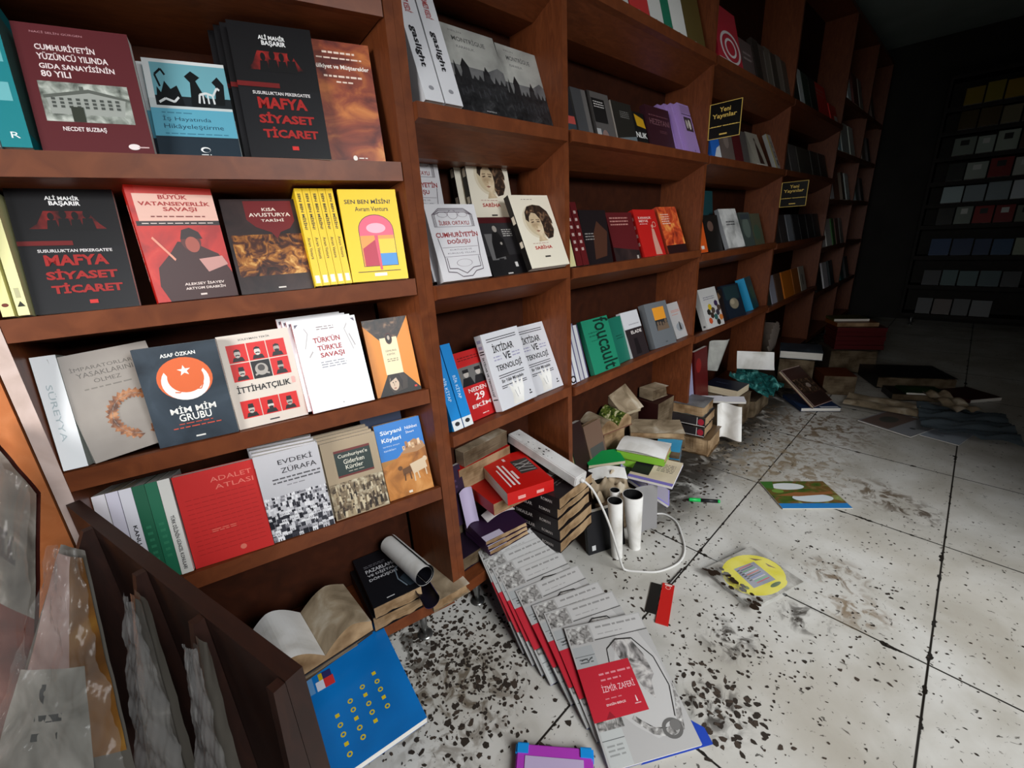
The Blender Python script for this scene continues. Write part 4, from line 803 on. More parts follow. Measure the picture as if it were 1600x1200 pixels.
for i in range(4):
    small(['leftmost', 'second', 'third', 'fourth'][i] + ' white spined book beside the tall green one', 'B', 1.112 + .031 * i, .003 + .006 * i, .60, .029, .215 - .008 * i, .029, ['#cfcdd6', '#d6d6d8', '#c2c2c6', '#d0d0d2'][i], out=True, spine=[('R', .8, 0, 1, 1, '#5a5478')] + ([('O', .5, .07, .5, .06, .4, '#18181a')] if i == 0 else []))
FC = [vert_text('foucault', .42, .02, .98, .99, '#0c2c22', .01), ('L', .16, .66, .55, .78, 2, '#125a44'), ('L', .2, .58, .5, .62, 1, '#125a44')]
lean('fouc', 'tall green paperback with large black lettering running down its cover', '#1f7e60', FC, spine=[('R', 0, 0, 1, 1, '#17644c')])
lean('fouc2', 'teal green paperback half hidden behind the tall green one', '#1c6a58', [('L', .3, .5, .8, .62, 2, '#0f4438')])
lean('elade', 'paperback with white top and dark lower half', '#c8c8cc', [('R', 0, 0, 1, .62, '#2a2224'), ('T', 'ELADE', .30, .50, .92, .57, '#d8d0cc', .02), ('L', .3, .68, .9, .74, 1, '#9a9aa0'), ('G', [(.3, .05), (.6, .05), (.55, .4), (.35, .4)], '#1a1416')])
lean('gri', 'thick grey paperback with an orange square and small figures', '#64686c', [('R', .30, .60, .82, .88, '#d8902c'), ('R', .30, .36, .84, .60, '#2c2a2a')] + silhouettes(4, .36, '#6a5848', 9, .34, .82, .12) + [('R', .52, .07, .62, .1, '#4a4e52')], spine=[('R', 0, 0, 1, 1, '#6c7074')])
lean('beyaz', 'pale paperback with orange title and a tiny dark figure', '#b4b2b2', [('L', .2, .72, .9, .80, 2, '#c86a48'), ('L', .2, .64, .7, .68, 1, '#c86a48'), ('E', .55, .30, .3, .12, '#8e949a'), ('E', .58, .42, .04, .03, '#2a2624'), ('G', [(.5, .22), (.66, .22), (.62, .40), (.54, .40)], '#2a2624')])

# ---------------------------------------------------------------- fourth and fifth bookcases
small('red paperback with white curved stripes on the top shelf, behind the bookcase edge', 'B', 2.10, .004, 1.715, .26, .23, .03, '#b42838', [('O', .56, .31, .42, .29, .16, '#e0dada'), ('O', .56, .31, .24, .17, .25, '#e0dada'), ('R', .0, .0, .5, .06, '#d0c8c8')])
small('grey brown book with faint letters beside the red striped one, top shelf', 'B', 2.37, .006, 1.715, .16, .15, .03, '#5a4a48', [('L', .2, .4, .8, .7, 2, '#9a8a88')])
for i, c in enumerate(['#2a221e', '#4a3e38', '#5c544c', '#3a342e', '#6a625a', '#4a4640']):
    small(['first', 'second', 'third', 'fourth', 'fifth', 'sixth'][i] + ' dim brown grey book after the red striped one, top shelf', 'B', 2.545 + .088 * i, .004, 1.715, .085, .19 - .008 * (i % 2), .02, c, [('R', .75, .05, .9, .9, '#8a827a')] if i in (1, 2, 4) else [])
S3 = 1.361
small('blue and white book below the upper black sign', 'B', 2.12, .01, S3, .10, .15, .02, '#2a6ac8', [('G', [(.2, 0), (1, 0), (1, .4), (.6, .3)], '#d8dce0')])
small('grey brown portrait book right of the blue and white one', 'B', 2.235, .012, S3, .155, .16, .02, '#6a5c56', [('E', .5, .55, .2, .2, '#8a7a72')])
small('dark red and grey book left of the white figure book', 'B', 2.41, .016, S3, .19, .16, .02, '#5a1c20', [('R', .55, 0, 1, 1, '#5a5452')])
lean('adamb', 'white paperback with a dark robed figure', '#aaa496', [('G', [(.35, .06), (.75, .06), (.68, .5), (.56, .78), (.46, .5)], '#3a2620'), ('E', .56, .80, .06, .05, '#3a2620'), ('R', 0, 0, .9, .05, '#c8c4b8')], extra={'d': .01, 'z': -.03}, h=.185, spine=[('R', 0, 0, 1, 1, '#9a968a')])
lean('xox', 'pale grey paperback with yellow spine and three black marks', '#a8a8a4', [('R', 0, 0, .18, 1, '#c8b824'), ('T', 'X', .4, .62, .72, .80, '#1c1c1c', .03), ('O', .6, .43, .16, .1, .4, '#1c1c1c'), ('R', .55, .12, .8, .28, '#1c1c1c')], extra={'d': .01, 'z': -.03}, h=.205, w=.085)
S4 = .965
small('orange spined book against the panel, row of the pale titled book', 'B', 2.06, .004, S4, .08, .19, .03, '#d85a20', [('R', .2, .08, .6, .16, '#e0d8d0')], spine=[('R', 0, 0, 1, 1, '#e06a28')])
small('black book with faint picture left of the pale titled one', 'B', 2.19, .02, S4, .17, .175, .02, '#1a1614', [('E', .4, .7, .2, .14, '#6a5248')])
small('teal book standing high at the back above the pale titled one', 'B', 2.30, .115, 1.086, .15, .2, .02, '#1c4a50', [], te=6)
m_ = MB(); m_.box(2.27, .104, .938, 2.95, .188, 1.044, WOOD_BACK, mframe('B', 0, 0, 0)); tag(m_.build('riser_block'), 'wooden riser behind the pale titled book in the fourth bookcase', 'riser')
lean('kitap', 'pale mottled paperback with small dark title, tallest of its row', '#8a8c90', [('R', 0, 0, 1, 1, 'torn_white'), ('L', .25, .56, .75, .70, 2, '#3a3a3c')], extra={'z': -.02})
lean('gritur', 'grey green paperback right of the pale mottled one', '#4a5450', [('E', .5, .55, .35, .3, '#6a7870'), ('R', .1, .8, .9, .95, '#3a444c')], extra={'z': -.02})
lean('zeytin', 'olive grey paperback at the right end of the pale mottled row', '#5a5c48', [('E', .4, .4, .35, .25, '#48604e')], extra={'z': -.02})
HX = [('L', .18, .70, .8, .80, 2, '#6a6a78')]
for u, v, c in ((.42, .52, '#c8a820'), (.56, .42, '#4a3c34'), (.30, .40, '#2c2824'), (.44, .30, '#3a2c24'), (.62, .24, '#2f5c58'), (.78, .34, '#3a3440'), (.80, .58, '#38284a'), (.28, .18, '#c05028'), (.90, .2, '#c87838'), (.70, .10, '#2a2420'), (.9, .45, '#4a3a30')):
    HX.append(('G', [(u + .11 * math.cos(a * math.pi / 3 + .5), v + .085 * math.sin(a * math.pi / 3 + .5)) for a in range(6)], c))
lean('hex', 'white paperback scattered with coloured hexagons', '#c4c2c0', HX, spine=[('R', 0, 0, 1, 1, '#c8c6c4'), ('R', .3, .05, .7, .1, '#5a5a5a')], extra={'z': -.02})
small('dark colourful paperback between the hexagon book and the blue grey one', 'B', 2.40, .03, .57, .15, .19, .02, '#241c1c', [('G', [(.4, .1), (.7, .2), (.6, .5), (.3, .4)], '#a83c20'), ('G', [(.2, .6), (.6, .95), (.8, .8)], '#7a5a3c')])
lean('pot', 'dark blue grey paperback with a pale blurred bouquet', '#1c2430', [('R', .1, .55, .9, .95, '#24383c'), ('E', .5, .42, .25, .16, '#8a806c'), ('E', .42, .48, .12, .08, '#a89c84')], extra={'z': -.02})
lean('mavi', 'dark teal paperback with a bright blue spine', '#14444c', [('R', .3, .3, .9, .7, '#2a5444')], extra={'z': -.02, 's': -.02, 'th': .05, 'yaw': 6}, spine=[('R', 0, 0, 1, 1, '#1c90c0')])
# fifth bookcase
for i, (s, w, c) in enumerate(((3.14, .12, '#1c2220'), (3.27, .09, '#c8ced2'), (3.37, .13, '#2a3a30'), (3.52, .16, '#24241f'))):
    small(['first', 'second', 'third', 'fourth'][i] + ' book on the top shelf of the dim fifth bookcase', 'B', s, .004, 1.715 + .20 * 0, w, .2, .02, c)
for i, (s, w, c) in enumerate(((3.13, .15, '#3a3634'), (3.30, .16, '#5a5654'), (3.48, .3, '#48443e'), (3.80, .2, '#3c3a38'), (4.02, .2, '#2a2826'))):
    small(['leftmost', 'second', 'third', 'fourth', 'last'][i] + ' book in the grey row below the top shelf, fifth bookcase', 'B', s, .012, S3, w, .17, .02, c)
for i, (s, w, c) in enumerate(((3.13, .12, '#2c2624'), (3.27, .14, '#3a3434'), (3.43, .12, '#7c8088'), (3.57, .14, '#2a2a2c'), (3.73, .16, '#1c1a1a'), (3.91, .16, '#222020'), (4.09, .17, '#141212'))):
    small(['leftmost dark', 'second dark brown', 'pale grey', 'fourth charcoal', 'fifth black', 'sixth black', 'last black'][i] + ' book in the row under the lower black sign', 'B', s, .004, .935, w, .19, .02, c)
for i, (s, w, c, lab) in enumerate(((3.13, .10, '#2c302c', 'dark book left of the white spine, fifth bookcase'), (3.25, .10, '#9a9aa8', 'pale lilac white book, fifth bookcase'), (3.37, .12, '#5a4030', 'brown book left of the orange one, fifth bookcase'), (3.52, .22, '#c06c18', 'bright orange book on the third row of the fifth bookcase'), (3.76, .16, '#a05c20', 'duller orange book beside the bright orange one'), (3.94, .14, '#aaa296', 'cream book with a black streak, right end of the orange row'))):
    small(lab, 'B', s, .004, .55, w, .2, .02, c, [('R', .4, .3, .55, .7, '#2a2420')] if 'streak' in lab else [])
small('red book on the upper shelf of the fifth bookcase', 'B', 3.62, .004, 1.715, .36, .21, .02, '#d42a22', [('L', .2, .6, .8, .85, 2, '#d08078')], te=18)
small('red and white book at the right end of the upper shelf, fifth bookcase', 'B', 4.02, .004, 1.715, .2, .12, .02, '#d02c24', [('R', .5, 0, 1, .4, '#e0dcd8')], te=18)

# ---------------------------------------------------------------- hanging signs
def sign(x, z0, h, y0, y1, label):
    Mx = Matrix.Translation((x, .87, z0)) @ Matrix.Rotation(R(-90), 4, 'Z')
    root = empty('hanging_sign', Mx, label, 'sign', 'black signs with gold lettering')
    w = y1 - y0
    mb = MB(); mb.box(.0, 0, 0, w, .004, h, paint('#0e0d0c', .3)); G = '#d8b85c'
    draw(mb, [('R', 0, 0, 1, .018, G), ('R', 0, .982, 1, 1, G), ('R', 0, 0, .022, 1, G), ('R', .978, 0, 1, 1, G), ('T', 'Yeni', .32, .74, .66, .87, G, .02), ('T', 'Yayınlar', .10, .54, .86, .70, G, .02), ('R', .03, .335, .40, .35, G), ('R', .46, .335, .97, .35, G), ('L', .08, .34, .9, .37, 1, G), ('R', .36, .10, .60, .14, G)], lambda u, v, k: (u * w, -EPS * k, v * h))
    mb.build('sign_board', root)
    mb = MB(); mb.box(-.012, .001, h * .4, .0, .003, h * .6, '#2a2420'); mb.build('bracket', root)
sign(2.03, 1.417, .128, 0, .125, 'upper black sign with gold lettering jutting from the bookcase')
sign(3.09, 1.160, .134, 0, .135, 'lower black sign with gold lettering jutting from the bookcase')

# ---------------------------------------------------------------- far bookcases: few books, light put into the nearer ones' colours
rnd = random.Random(21)
ORD = ['leftmost', 'second', 'third', 'fourth', 'fifth', 'sixth', 'seventh', 'eighth', 'ninth', 'tenth']
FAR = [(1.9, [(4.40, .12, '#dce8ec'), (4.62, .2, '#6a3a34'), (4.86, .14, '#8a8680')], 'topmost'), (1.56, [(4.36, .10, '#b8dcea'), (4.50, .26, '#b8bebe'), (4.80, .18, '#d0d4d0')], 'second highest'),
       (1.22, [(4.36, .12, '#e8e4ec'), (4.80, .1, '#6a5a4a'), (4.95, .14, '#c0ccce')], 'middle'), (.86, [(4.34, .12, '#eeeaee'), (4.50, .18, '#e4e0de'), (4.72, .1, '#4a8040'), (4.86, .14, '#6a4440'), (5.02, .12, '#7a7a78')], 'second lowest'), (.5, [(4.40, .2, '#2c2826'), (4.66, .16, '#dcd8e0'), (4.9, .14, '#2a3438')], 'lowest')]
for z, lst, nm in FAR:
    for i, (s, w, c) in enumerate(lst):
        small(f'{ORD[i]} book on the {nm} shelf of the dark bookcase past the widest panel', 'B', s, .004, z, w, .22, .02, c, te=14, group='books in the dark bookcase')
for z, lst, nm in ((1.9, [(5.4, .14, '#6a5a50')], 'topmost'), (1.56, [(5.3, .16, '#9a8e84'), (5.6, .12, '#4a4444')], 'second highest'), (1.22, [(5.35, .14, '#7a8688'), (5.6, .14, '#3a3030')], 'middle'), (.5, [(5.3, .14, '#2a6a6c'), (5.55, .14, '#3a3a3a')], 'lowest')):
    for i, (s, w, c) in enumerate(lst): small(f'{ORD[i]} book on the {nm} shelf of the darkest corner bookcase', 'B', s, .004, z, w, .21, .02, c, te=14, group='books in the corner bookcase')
ROWS = [(FSH[0], ['#3a3e42', '#4a3a34', '#2c3034', '#52565a']), (FSH[1], ['#2a2e34', '#3a5a5c', '#3a5a5c', '#2c4a50', '#24282c']), (FSH[2], ['#22406a', '#1c3458', '#1c3458', '#24486c', '#8a9480']), (FSH[3], ['#30302e', '#7a847c', '#8a2424', '#7a2020', '#6a7064']),
        (FSH[4], ['#a8bcc0', '#8a989e', '#8a989e', '#c4ccd4', '#6a7470']), (FSH[5], ['#2a2e2c', '#9aa49c', '#7a2222', '#b0b4ac', '#5a7a4c']), (FSH[6], ['#7a847c', '#9aa8a0', '#a0aca0', '#5a4438', '#5a5e54']), (FSH[7], ['#4a3c20', '#54452a', '#7c745c', '#4c4028', '#54462c']), (FSH[8], ['#8a7424', '#8a7a28', '#9a7c24', '#a8702c', '#8c7428'])]
NMS = ['lowest', 'second lowest', 'third lowest', 'fourth lowest', 'middle, glossy', 'fourth highest', 'third highest', 'second highest', 'topmost']
for r, (z, cols) in enumerate(ROWS):
    s = .12
    for i, c in enumerate(cols):
        w = rnd.uniform(.105, .14)
        small(f'{ORD[i]} book on the {NMS[r]} shelf of the far end bookcase', 'F', s, .01, z, w, rnd.uniform(.135, .16), .02, c, te=12, group='books in the far end bookcase', art=[('R', .3, .55, .7, .85, '#c8ccc8' if i % 2 else '#2a2a2a')] if r in (3, 5, 6) else [])
        s += w + .012

# ---------------------------------------------------------------- heaped and fallen things
def flat(label, x, y, z, yaw, w, h, th, col, art=(), te=90, ro=0, **kw):
    return book(label, mworld(x, y, z, yaw, te, ro), w, h, th, col, art, **kw)
def sheet_thing(name, label, cat, M, fn, m, nu=14, nv=14, group=None, thick=0.0012, back=None, extra=()):
    """a bent sheet with thickness: fn(u, v) in local metres"""
    mb = MB()
    mb.grid(fn, nu, nv, m)
    mb.grid(lambda u, v: Vector(fn(1 - u, v)) - Vector((0, 0, thick)), nu, nv, back or m)
    for e in extra: mb.grid(*e)
    o = mb.build(name); o.matrix_world = M
    return tag(o, label, cat, group)

# --- open wet book on the bottom shelf of the near bookcase
def open_book(label, M, wl, wr, h, zl, zr, ml, mr, cover, group=None, curl=0.02):
    root = empty('open_book', M, label, 'book', group)
    def prof(w, z0, sgn, hump):
        def top(u): return z0 * (0.35 + 0.65 * math.sin(min(u * 1.9, 1.57))) + hump * math.sin(u * 3.3) - z0 * .30 * max(0, u - .6) / .4
        return top
    for w, z0, sgn, mm, hump in ((wl, zl, -1, ml, curl), (wr, zr, 1, mr, curl * .6)):
        f = prof(w, z0, sgn, hump); mb = MB(); n = 16
        def P3(u, v, t): return Vector((sgn * w * u, v * h, t))
        for k in range(n):
            u0, u1 = k / n, (k + 1) / n
            a, b_ = f(u0), f(u1)
            q = [P3(u0, 0, a), P3(u1, 0, b_), P3(u1, 1, b_ + .006), P3(u0, 1, a + .006)]
            mb.face(q if sgn > 0 else q[::-1], mm, True)
            e = [P3(u0, 0, 0.003), P3(u1, 0, 0.003), P3(u1, 0, b_), P3(u0, 0, a)]
            mb.face(e if sgn > 0 else e[::-1], PAGE['wet'])
            e = [P3(u0, 1, 0.003), P3(u0, 1, a + .006), P3(u1, 1, b_ + .006), P3(u1, 1, 0.003)]
            mb.face(e if sgn > 0 else e[::-1], PAGE['wet'])
        e = [P3(1, 0, .003), P3(1, 1, .003), P3(1, 1, f(1) + .006), P3(1, 0, f(1))]
        mb.face(e if sgn > 0 else e[::-1], PAGE['wet'])
        mb.build('left_pages' if sgn < 0 else 'right_pages', root)
    mb = MB(); mb.box(-wl - .003, -.003, 0, wr + .003, h + .003, .0028, cover); mb.build('cover', root)
    return root
open_book('open book with blank white swollen pages on the bottom shelf beside the rack', mworld(.195, .872, .190, -2, 0), .115, .115, .165, .050, .046, NM['wet_white'], NM['wet_paper'], '#1c1c20')
flat('grimy swollen book lying under the open white book', .085, .90, .188, -3, .19, .15, .032, '#8a7a66', page='dirty', wet=.008)
flat('second grimy book at the bottom of the pile under the open book', .115, .91, .156, 2, .21, .14, .024, '#4a4038', page='dirty', wet=.006)
PZ = [('T', 'PAZARLAMA', .14, .62, .80, .69, '#c8c8cc', .02), ('T', 'VE DİJİTAL', .14, .53, .74, .60, '#c8c8cc', .02), ('T', 'DÖNÜŞÜM', .14, .44, .74, .51, '#c8c8cc', .02), ('L', .14, .72, .6, .78, 2, '#6a6a70'), ('V', [(.95, .6), (.7, .5), (.66, .3), (.76, .12)], .012, '#8a9aa8'), ('V', [(1, .4), (.84, .3), (.86, .14)], .012, '#6a7a88'), ('G', [(.7, .3), (1, .42), (1, .1), (.8, .1)], '#3a4854'), ('R', .3, .06, .46, .075, '#d0d0d0')]
flat('black paperback with white lettering on a wet stack beside the open white book', .335, .905, .215, -12, .130, .215, .036, '#14151a', PZ, page='wet', wet=.006)
flat('wet swollen book under the black white-lettered paperback', .332, .915, .178, -10, .135, .21, .046, '#1c1a1c', page='wet', wet=.008)
def roll_path(cx, cz, r0, r1, a0, a1, n): return [(cx + (r0 + (r1 - r0) * i / n) * math.cos(a0 + (a1 - a0) * i / n), cz + (r0 + (r1 - r0) * i / n) * math.sin(a0 + (a1 - a0) * i / n)) for i in range(n + 1)]
def scroll(name, label, M, length, r0, r1, a0, a1, outer, inner, cat='book', group=None, taper=1.0):
    """a rolled up cover or magazine: rolled about local y"""
    root = empty(name, M, label, cat, group)
    n = 30; pts = roll_path(0, 0, r0, r1, a0, a1, n); t = .0012
    mb = MB()
    def f(u, v, s):
        i = min(int(u * n), n); x, z = pts[i]; k = 1 + (taper - 1) * v
        return Vector((x * k * s, v * length, z * k * s))
    mb.grid(lambda u, v: f(u, v, 1.0), n, 4, outer); mb.build('outer_face', root)
    mb = MB(); mb.grid(lambda u, v: f(1 - u, v, 1 - t / r0), n, 4, inner); mb.build('inner_face', root)
    return root
scroll('rolled_booklet', 'white rolled up booklet lying across the wet books, bottom shelf', mworld(.462, .855, .262, -3, 0) @ Matrix.Rotation(R(-4), 4, 'X'), .205, .022, .030, R(-90), R(420), NM['wet_white'], paint('#14141a'), 'booklet')
flat('open tan water stained book at the right end of the bottom shelf', .472, .85, .165, -8, .115, .185, .03, 'wet_paper', page='wet', wet=.01)
scroll('curled_booklet', 'dark purple curled booklet under the white roll', mworld(.452, .822, .207, -12, 0), .10, .020, .024, R(180), R(400), paint('#2a2060'), paint('#14101c'), 'booklet')

# --- blue folder on the floor by the rack
BL = []
_r = random.Random(3)
for i in range(4):
    for j in range(6): 
        u = .26 + .15 * i; v = .40 - .075 * j + .05 * i
        if v > .05 and j < 5: BL += [('O', u, v, .026, .019, .5, '#c8b020') if (i + j) % 3 else ('R', u - .02, v - .012, u + .02, v + .016, '#c8b020')]
BL += [('R', .05, .66, .14, .80, '#5a8ab8'), ('R', .16, .66, .24, .74, '#c8ccd8'), ('R', .24, .66, .34, .74, '#c03030'), ('R', .20, .74, .30, .80, '#b8a020'), ('R', .24, .74, .33, .80, '#2a2a5a')]
blue = flat('large glossy blue book tilted against the bottom shelf, with small yellow letters', .10, .70, .085, -9, .218, .285, .02, 'blue_gloss', BL, te=80)

# --- toy box at the bottom edge
toy = empty('toy_box', mworld(.326, .419, .0, -51, 0), 'purple plastic toy box with blue corners at the bottom edge of the photo', 'toy box')
PUR = paint('#a83cb0', .2)
m = MB(); m.box(0, 0, 0, .165, .15, .022, PUR); m.build('base', toy, .003)
m = MB(); m.box(.02, .012, .0215, .145, .125, .0235, paint('#b8a8c8', .1)); m.box(.035, .03, .0236, .13, .095, .0245, '#d8a030'); m.build('window_panel', toy)
for x, y in ((0, .126), (.137, .126), (0, -.002), (.137, -.002)):
    m = MB(); m.box(x - .002, y, .0, x + .03, y + .026, .025, paint('#1c8cd8', .2)); m.build('corner_clip', toy, .004)

# --- red tag with black cord
tg = empty('red_tag', mworld(.955, .455, .004, -70, 90), 'red plastic tag with black band lying on the floor tiles', 'tag')
m = MB(); m.box(0, 0, 0, .036, .004, .165, paint('#c02420', .35)); draw(m, [('O', .5, .90, .22, .05, .25, '#e0a8a0'), ('R', .2, .95, .8, .985, '#d8d0c8')], lambda u, v, k: (u * .036, -EPS * k, v * .165)); m.build('tag_body', tg, 0)
m = MB(); m.box(-.034, .001, .03, -.002, .0035, .155, paint('#16120f', .6)); m.build('black_band', tg)
m = MB(); m.tube([(.018, .001, .165), (.03, .001, .20), (.05, .001, .25)], .002, '#1a1614'); m.build('cord', tg)

# --- marker pen
mk = empty('marker_pen', mworld(1.602, .651, .008, -56.5, 0), 'green and black highlighter pen on the floor', 'pen')
GR = paint('#18b050', .35); BK = paint('#18181a', .4)
m = MB(); m.tube([(0, 0, 0), (.004, 0, 0), (.046, 0, 0)], [.006, .0078, .0078], GR, 12); m.build('cap', mk)
m = MB(); m.tube([(.046, 0, 0), (.112, 0, 0)], .0072, BK, 12); m.build('barrel', mk)
m = MB(); m.tube([(.112, 0, 0), (.121, 0, 0)], [.0072, .0065], GR, 12); m.build('end_plug', mk)

# --- picture sheet
SHT = [('R', 0, 0, 1, 1, 'meadow'), ('R', 0, 0, 1, .17, '#2a78b8'), ('E', .36, .80, .26, .13, '#d0d4d4'), ('E', .58, .36, .30, .15, '#c8d0d4'), ('G', [(.05, .45), (.4, .58), (.7, .55), (.95, .60), (.95, .5), (.4, .42)], '#8a5a34'), ('G', [(0, 1), (.2, 1), (.12, .7), (0, .75)], '#3c6a2c'), ('E', .15, .62, .09, .07, '#6a8a3c')]
sh = empty('picture_card', mworld(1.78, .35, .006, -49, 90), 'flat green and blue picture card with two white ovals on the tiles', 'card')
m = MB(); m.box(0, 0, 0, .262, .004, .20, '#c8c4b8'); draw(m, SHT, lambda u, v, k: (u * .262, -EPS * k, v * .20)); m.build('card', sh)

# --- muddy plastic packet with a yellow round insert
pk = empty('plastic_packet', mworld(1.247, .437, .016, -111, 88) @ Matrix.Scale(1.2, 4), 'muddy clear plastic packet with a yellow round insert and pens picture', 'packet')
m = MB()
YS = [('E', .50, .52, .45, .47, '#e4d81c'), ('E', .84, .62, .1, .2, '#e4d81c'), ('E', .83, .62, .035, .10, '#3a5a1c')]
YS += [('G', [(.26, .36), (.72, .30), (.76, .70), (.30, .74)], '#8e90a0')] + [('G', [(.30 + .04 * i, .42), (.315 + .04 * i, .42), (.325 + .04 * i, .66), (.31 + .04 * i, .66)], ['#c84030', '#404050', '#58b060', '#d8d8e0', '#d86040', '#303038', '#7080c0', '#c8c8d0', '#60c070'][i % 9]) for i in range(10)]
YS += [('R', .32 + .05 * i, .36, .34 + .05 * i, .41, '#26262c') for i in range(6)] + [('G', [(.2, .74), (.34, .88), (.3, .78)], '#6a3a14'), ('G', [(.42, .86), (.6, .90), (.5, .84)], '#7a5a14'), ('G', [(.3, .14), (.5, .12), (.44, .18)], '#6a5a10'), ('E', .66, .22, .04, .03, '#5a6a1c')]
m.box(0, .002, 0, .155, .004, .18, 'grimy_plastic')
draw(m, YS, lambda u, v, k: (u * .155, .0019 - EPS * k, v * .18)); m.build('insert', pk)
m = MB(); _p = [1.1, 2.3, .4]
m.grid(lambda u, v: Vector((-.012 + u * .179, -.004 - .007 * math.sin(math.pi * u) * math.sin(math.pi * v) - .0022 * (math.sin(u * 19 + v * 7 + 1) + math.sin(v * 23 - u * 11)), -.014 + v * .208)), 36, 36, film_mat('packet_film', '#d8d8d4', .16)); m.build('plastic_bag', pk)
m = MB()
for i in range(26):
    a, b_ = random.Random(i).uniform(-.01, .165), random.Random(i + 99).uniform(-.014, .03)
    r0 = random.Random(i + 7).uniform(.003, .009)
    m.face([(a + r0 * math.cos(k) * 1.4, -.0075 - .00005 * i, max(b_ + r0 * math.sin(k), -.014)) for k in range(6)], '#2a2018')
m.build('mud', pk)

# --- fan of identical red and grey books
IZ = [('R', 0, 0, 1, 1, '#a8a6a4'), ('G', [(.30, .30), (.46, .66), (.62, .90), (.86, .86), (.97, .60), (.97, .30), (.82, .12), (.6, .10), (.42, .2)], '#b4b2b0'),
      ('R', .02, .84, .30, .985, 'grey_engraving'), ('R', .32, .86, .985, .99, '#b8b6b4'), ('R', .32, .845, 1, .852, '#3a3836'), ('L', .38, .93, .92, .97, 1, '#8a8886'), ('L', .38, .88, .7, .90, 1, '#9a9896'), ('R', .02, .64, .26, .82, '#9c9e9e'), ('R', .02, .74, .26, .745, '#5a5c5c'), ('L', .06, .68, .22, .73, 2, '#5a5c5c'), ('T', 'مص', .10, .70, .2, .73, '#3a3c3c') if False else ('V', [(.08, .71), (.14, .72), (.16, .70), (.22, .725)], .004, '#3a3c3c'),
      ('G', [(.48, .80), (.58, .83), (.74, .80), (.82, .66), (.84, .50), (.78, .46), (.74, .34), (.66, .42), (.60, .56), (.52, .68)], 'ink_drawing'), ('E', .57, .79, .07, .035, 'ink_drawing'), ('V', [(.40, .44), (.38, .62), (.42, .76), (.56, .82), (.76, .80), (.92, .62), (.95, .40), (.86, .20)], .006, '#2e2c2a'), ('V', [(.46, .24), (.6, .16), (.74, .14)], .006, '#2e2c2a'),
      ('G', [(.40, .25), (.56, .13), (.72, .09), (.9, .11), (.99, .30), (.99, .42), (.94, .30), (.86, .17), (.7, .14), (.56, .18), (.44, .27)], 'grey_engraving'), ('O', .78, .135, .11, .065, .35, '#5e5c5a'), ('E', .82, .15, .055, .035, '#6a6866'),
      ('R', .02, 0, .26, .28, '#b0b2b0'), ('R', .02, .22, .30, .30, 'grey_engraving'), ('R', .02, .16, .26, .165, '#5a5c5c'), ('L', .05, .06, .22, .14, 3, '#8a8c8a'),
      ('R', 0, .28, .62, .655, '#b02230'), ('L', .22, .565, .6, .60, 1, '#d08088'), ('L', .22, .525, .46, .555, 1, '#d08088'), ('T', 'İZMİR ZAFERİ', .20, .455, .58, .51, '#e0b8bc', .0), ('L', .2, .40, .4, .42, 1, '#c87078'), ('T', 'ENGİN BERÇE', .19, .36, .41, .382, '#e8d0d0', .01), ('V', [(.53, .35), (.535, .39), (.54, .35)], .004, '#e8d0d0'), ('R', .5, .335, .57, .342, '#d0a0a4'), ('G', [(.14, .285), (.2, .33), (.24, .285)], '#8a1c28')]
IZSP = [('R', 0, .30, 1, .66, '#a82030'), ('R', 0, .66, 1, 1, '#8a8886'), ('R', 0, 0, 1, .30, '#9a9896')]
IW, IH, IT = .217, .311, .007
IZT = [(.617, .664, .0085, -15.5, 58.5), (.609, .622, .0085, -15.5, 62.5), (.605, .585, .0085, -17, 65.5), (.601, .552, .0085, -18, 68), (.597, .484, .0085, -19, 71.8), (.579, .424, .0085, -23, 74.4), (.571, .391, .0085, -26, 75.6), (.542, .338, .0085, -33, 76.9)]
IZL = ['rearmost of the fanned red and grey books, under the purple books', 'second from the back of the fanned red and grey books', 'third from the back of the fanned red and grey books', 'fourth from the back of the fanned red and grey books',
       'fifth from the back of the fanned red and grey books', 'sixth from the back of the fanned red and grey books', 'book just behind the frontmost of the fanned red and grey books', 'frontmost red and grey book with a hanging medallion drawing, lying flat on the fan']
izb = None
for (x, y, z, yaw, te), lab in zip(IZT, IZL):
    M = mworld(x, y, z, yaw, te)
    if izb is None: izb = book(lab, M, IW, IH, IT, '#a8a6a4', IZ, IZSP, group='fanned red and grey books', back_col='#1c3c9c')
    else: dup(izb, M, lab)
m = MB()
lastM = M
LF = [(.07, -.002), (.245, -.012), (.243, .030), (.215, .055), (.14, .02)]
m.face([(x, IT + .0012, z) for x, z in LF], '#1c3c9c'); m.face([(x, IT + .0026, z) for x, z in LF][::-1], '#1c3c9c')
o = m.build('blue_leaflet'); o.matrix_world = lastM; tag(o, 'blue leaflet corner sticking out under the frontmost red and grey book', 'leaflet')

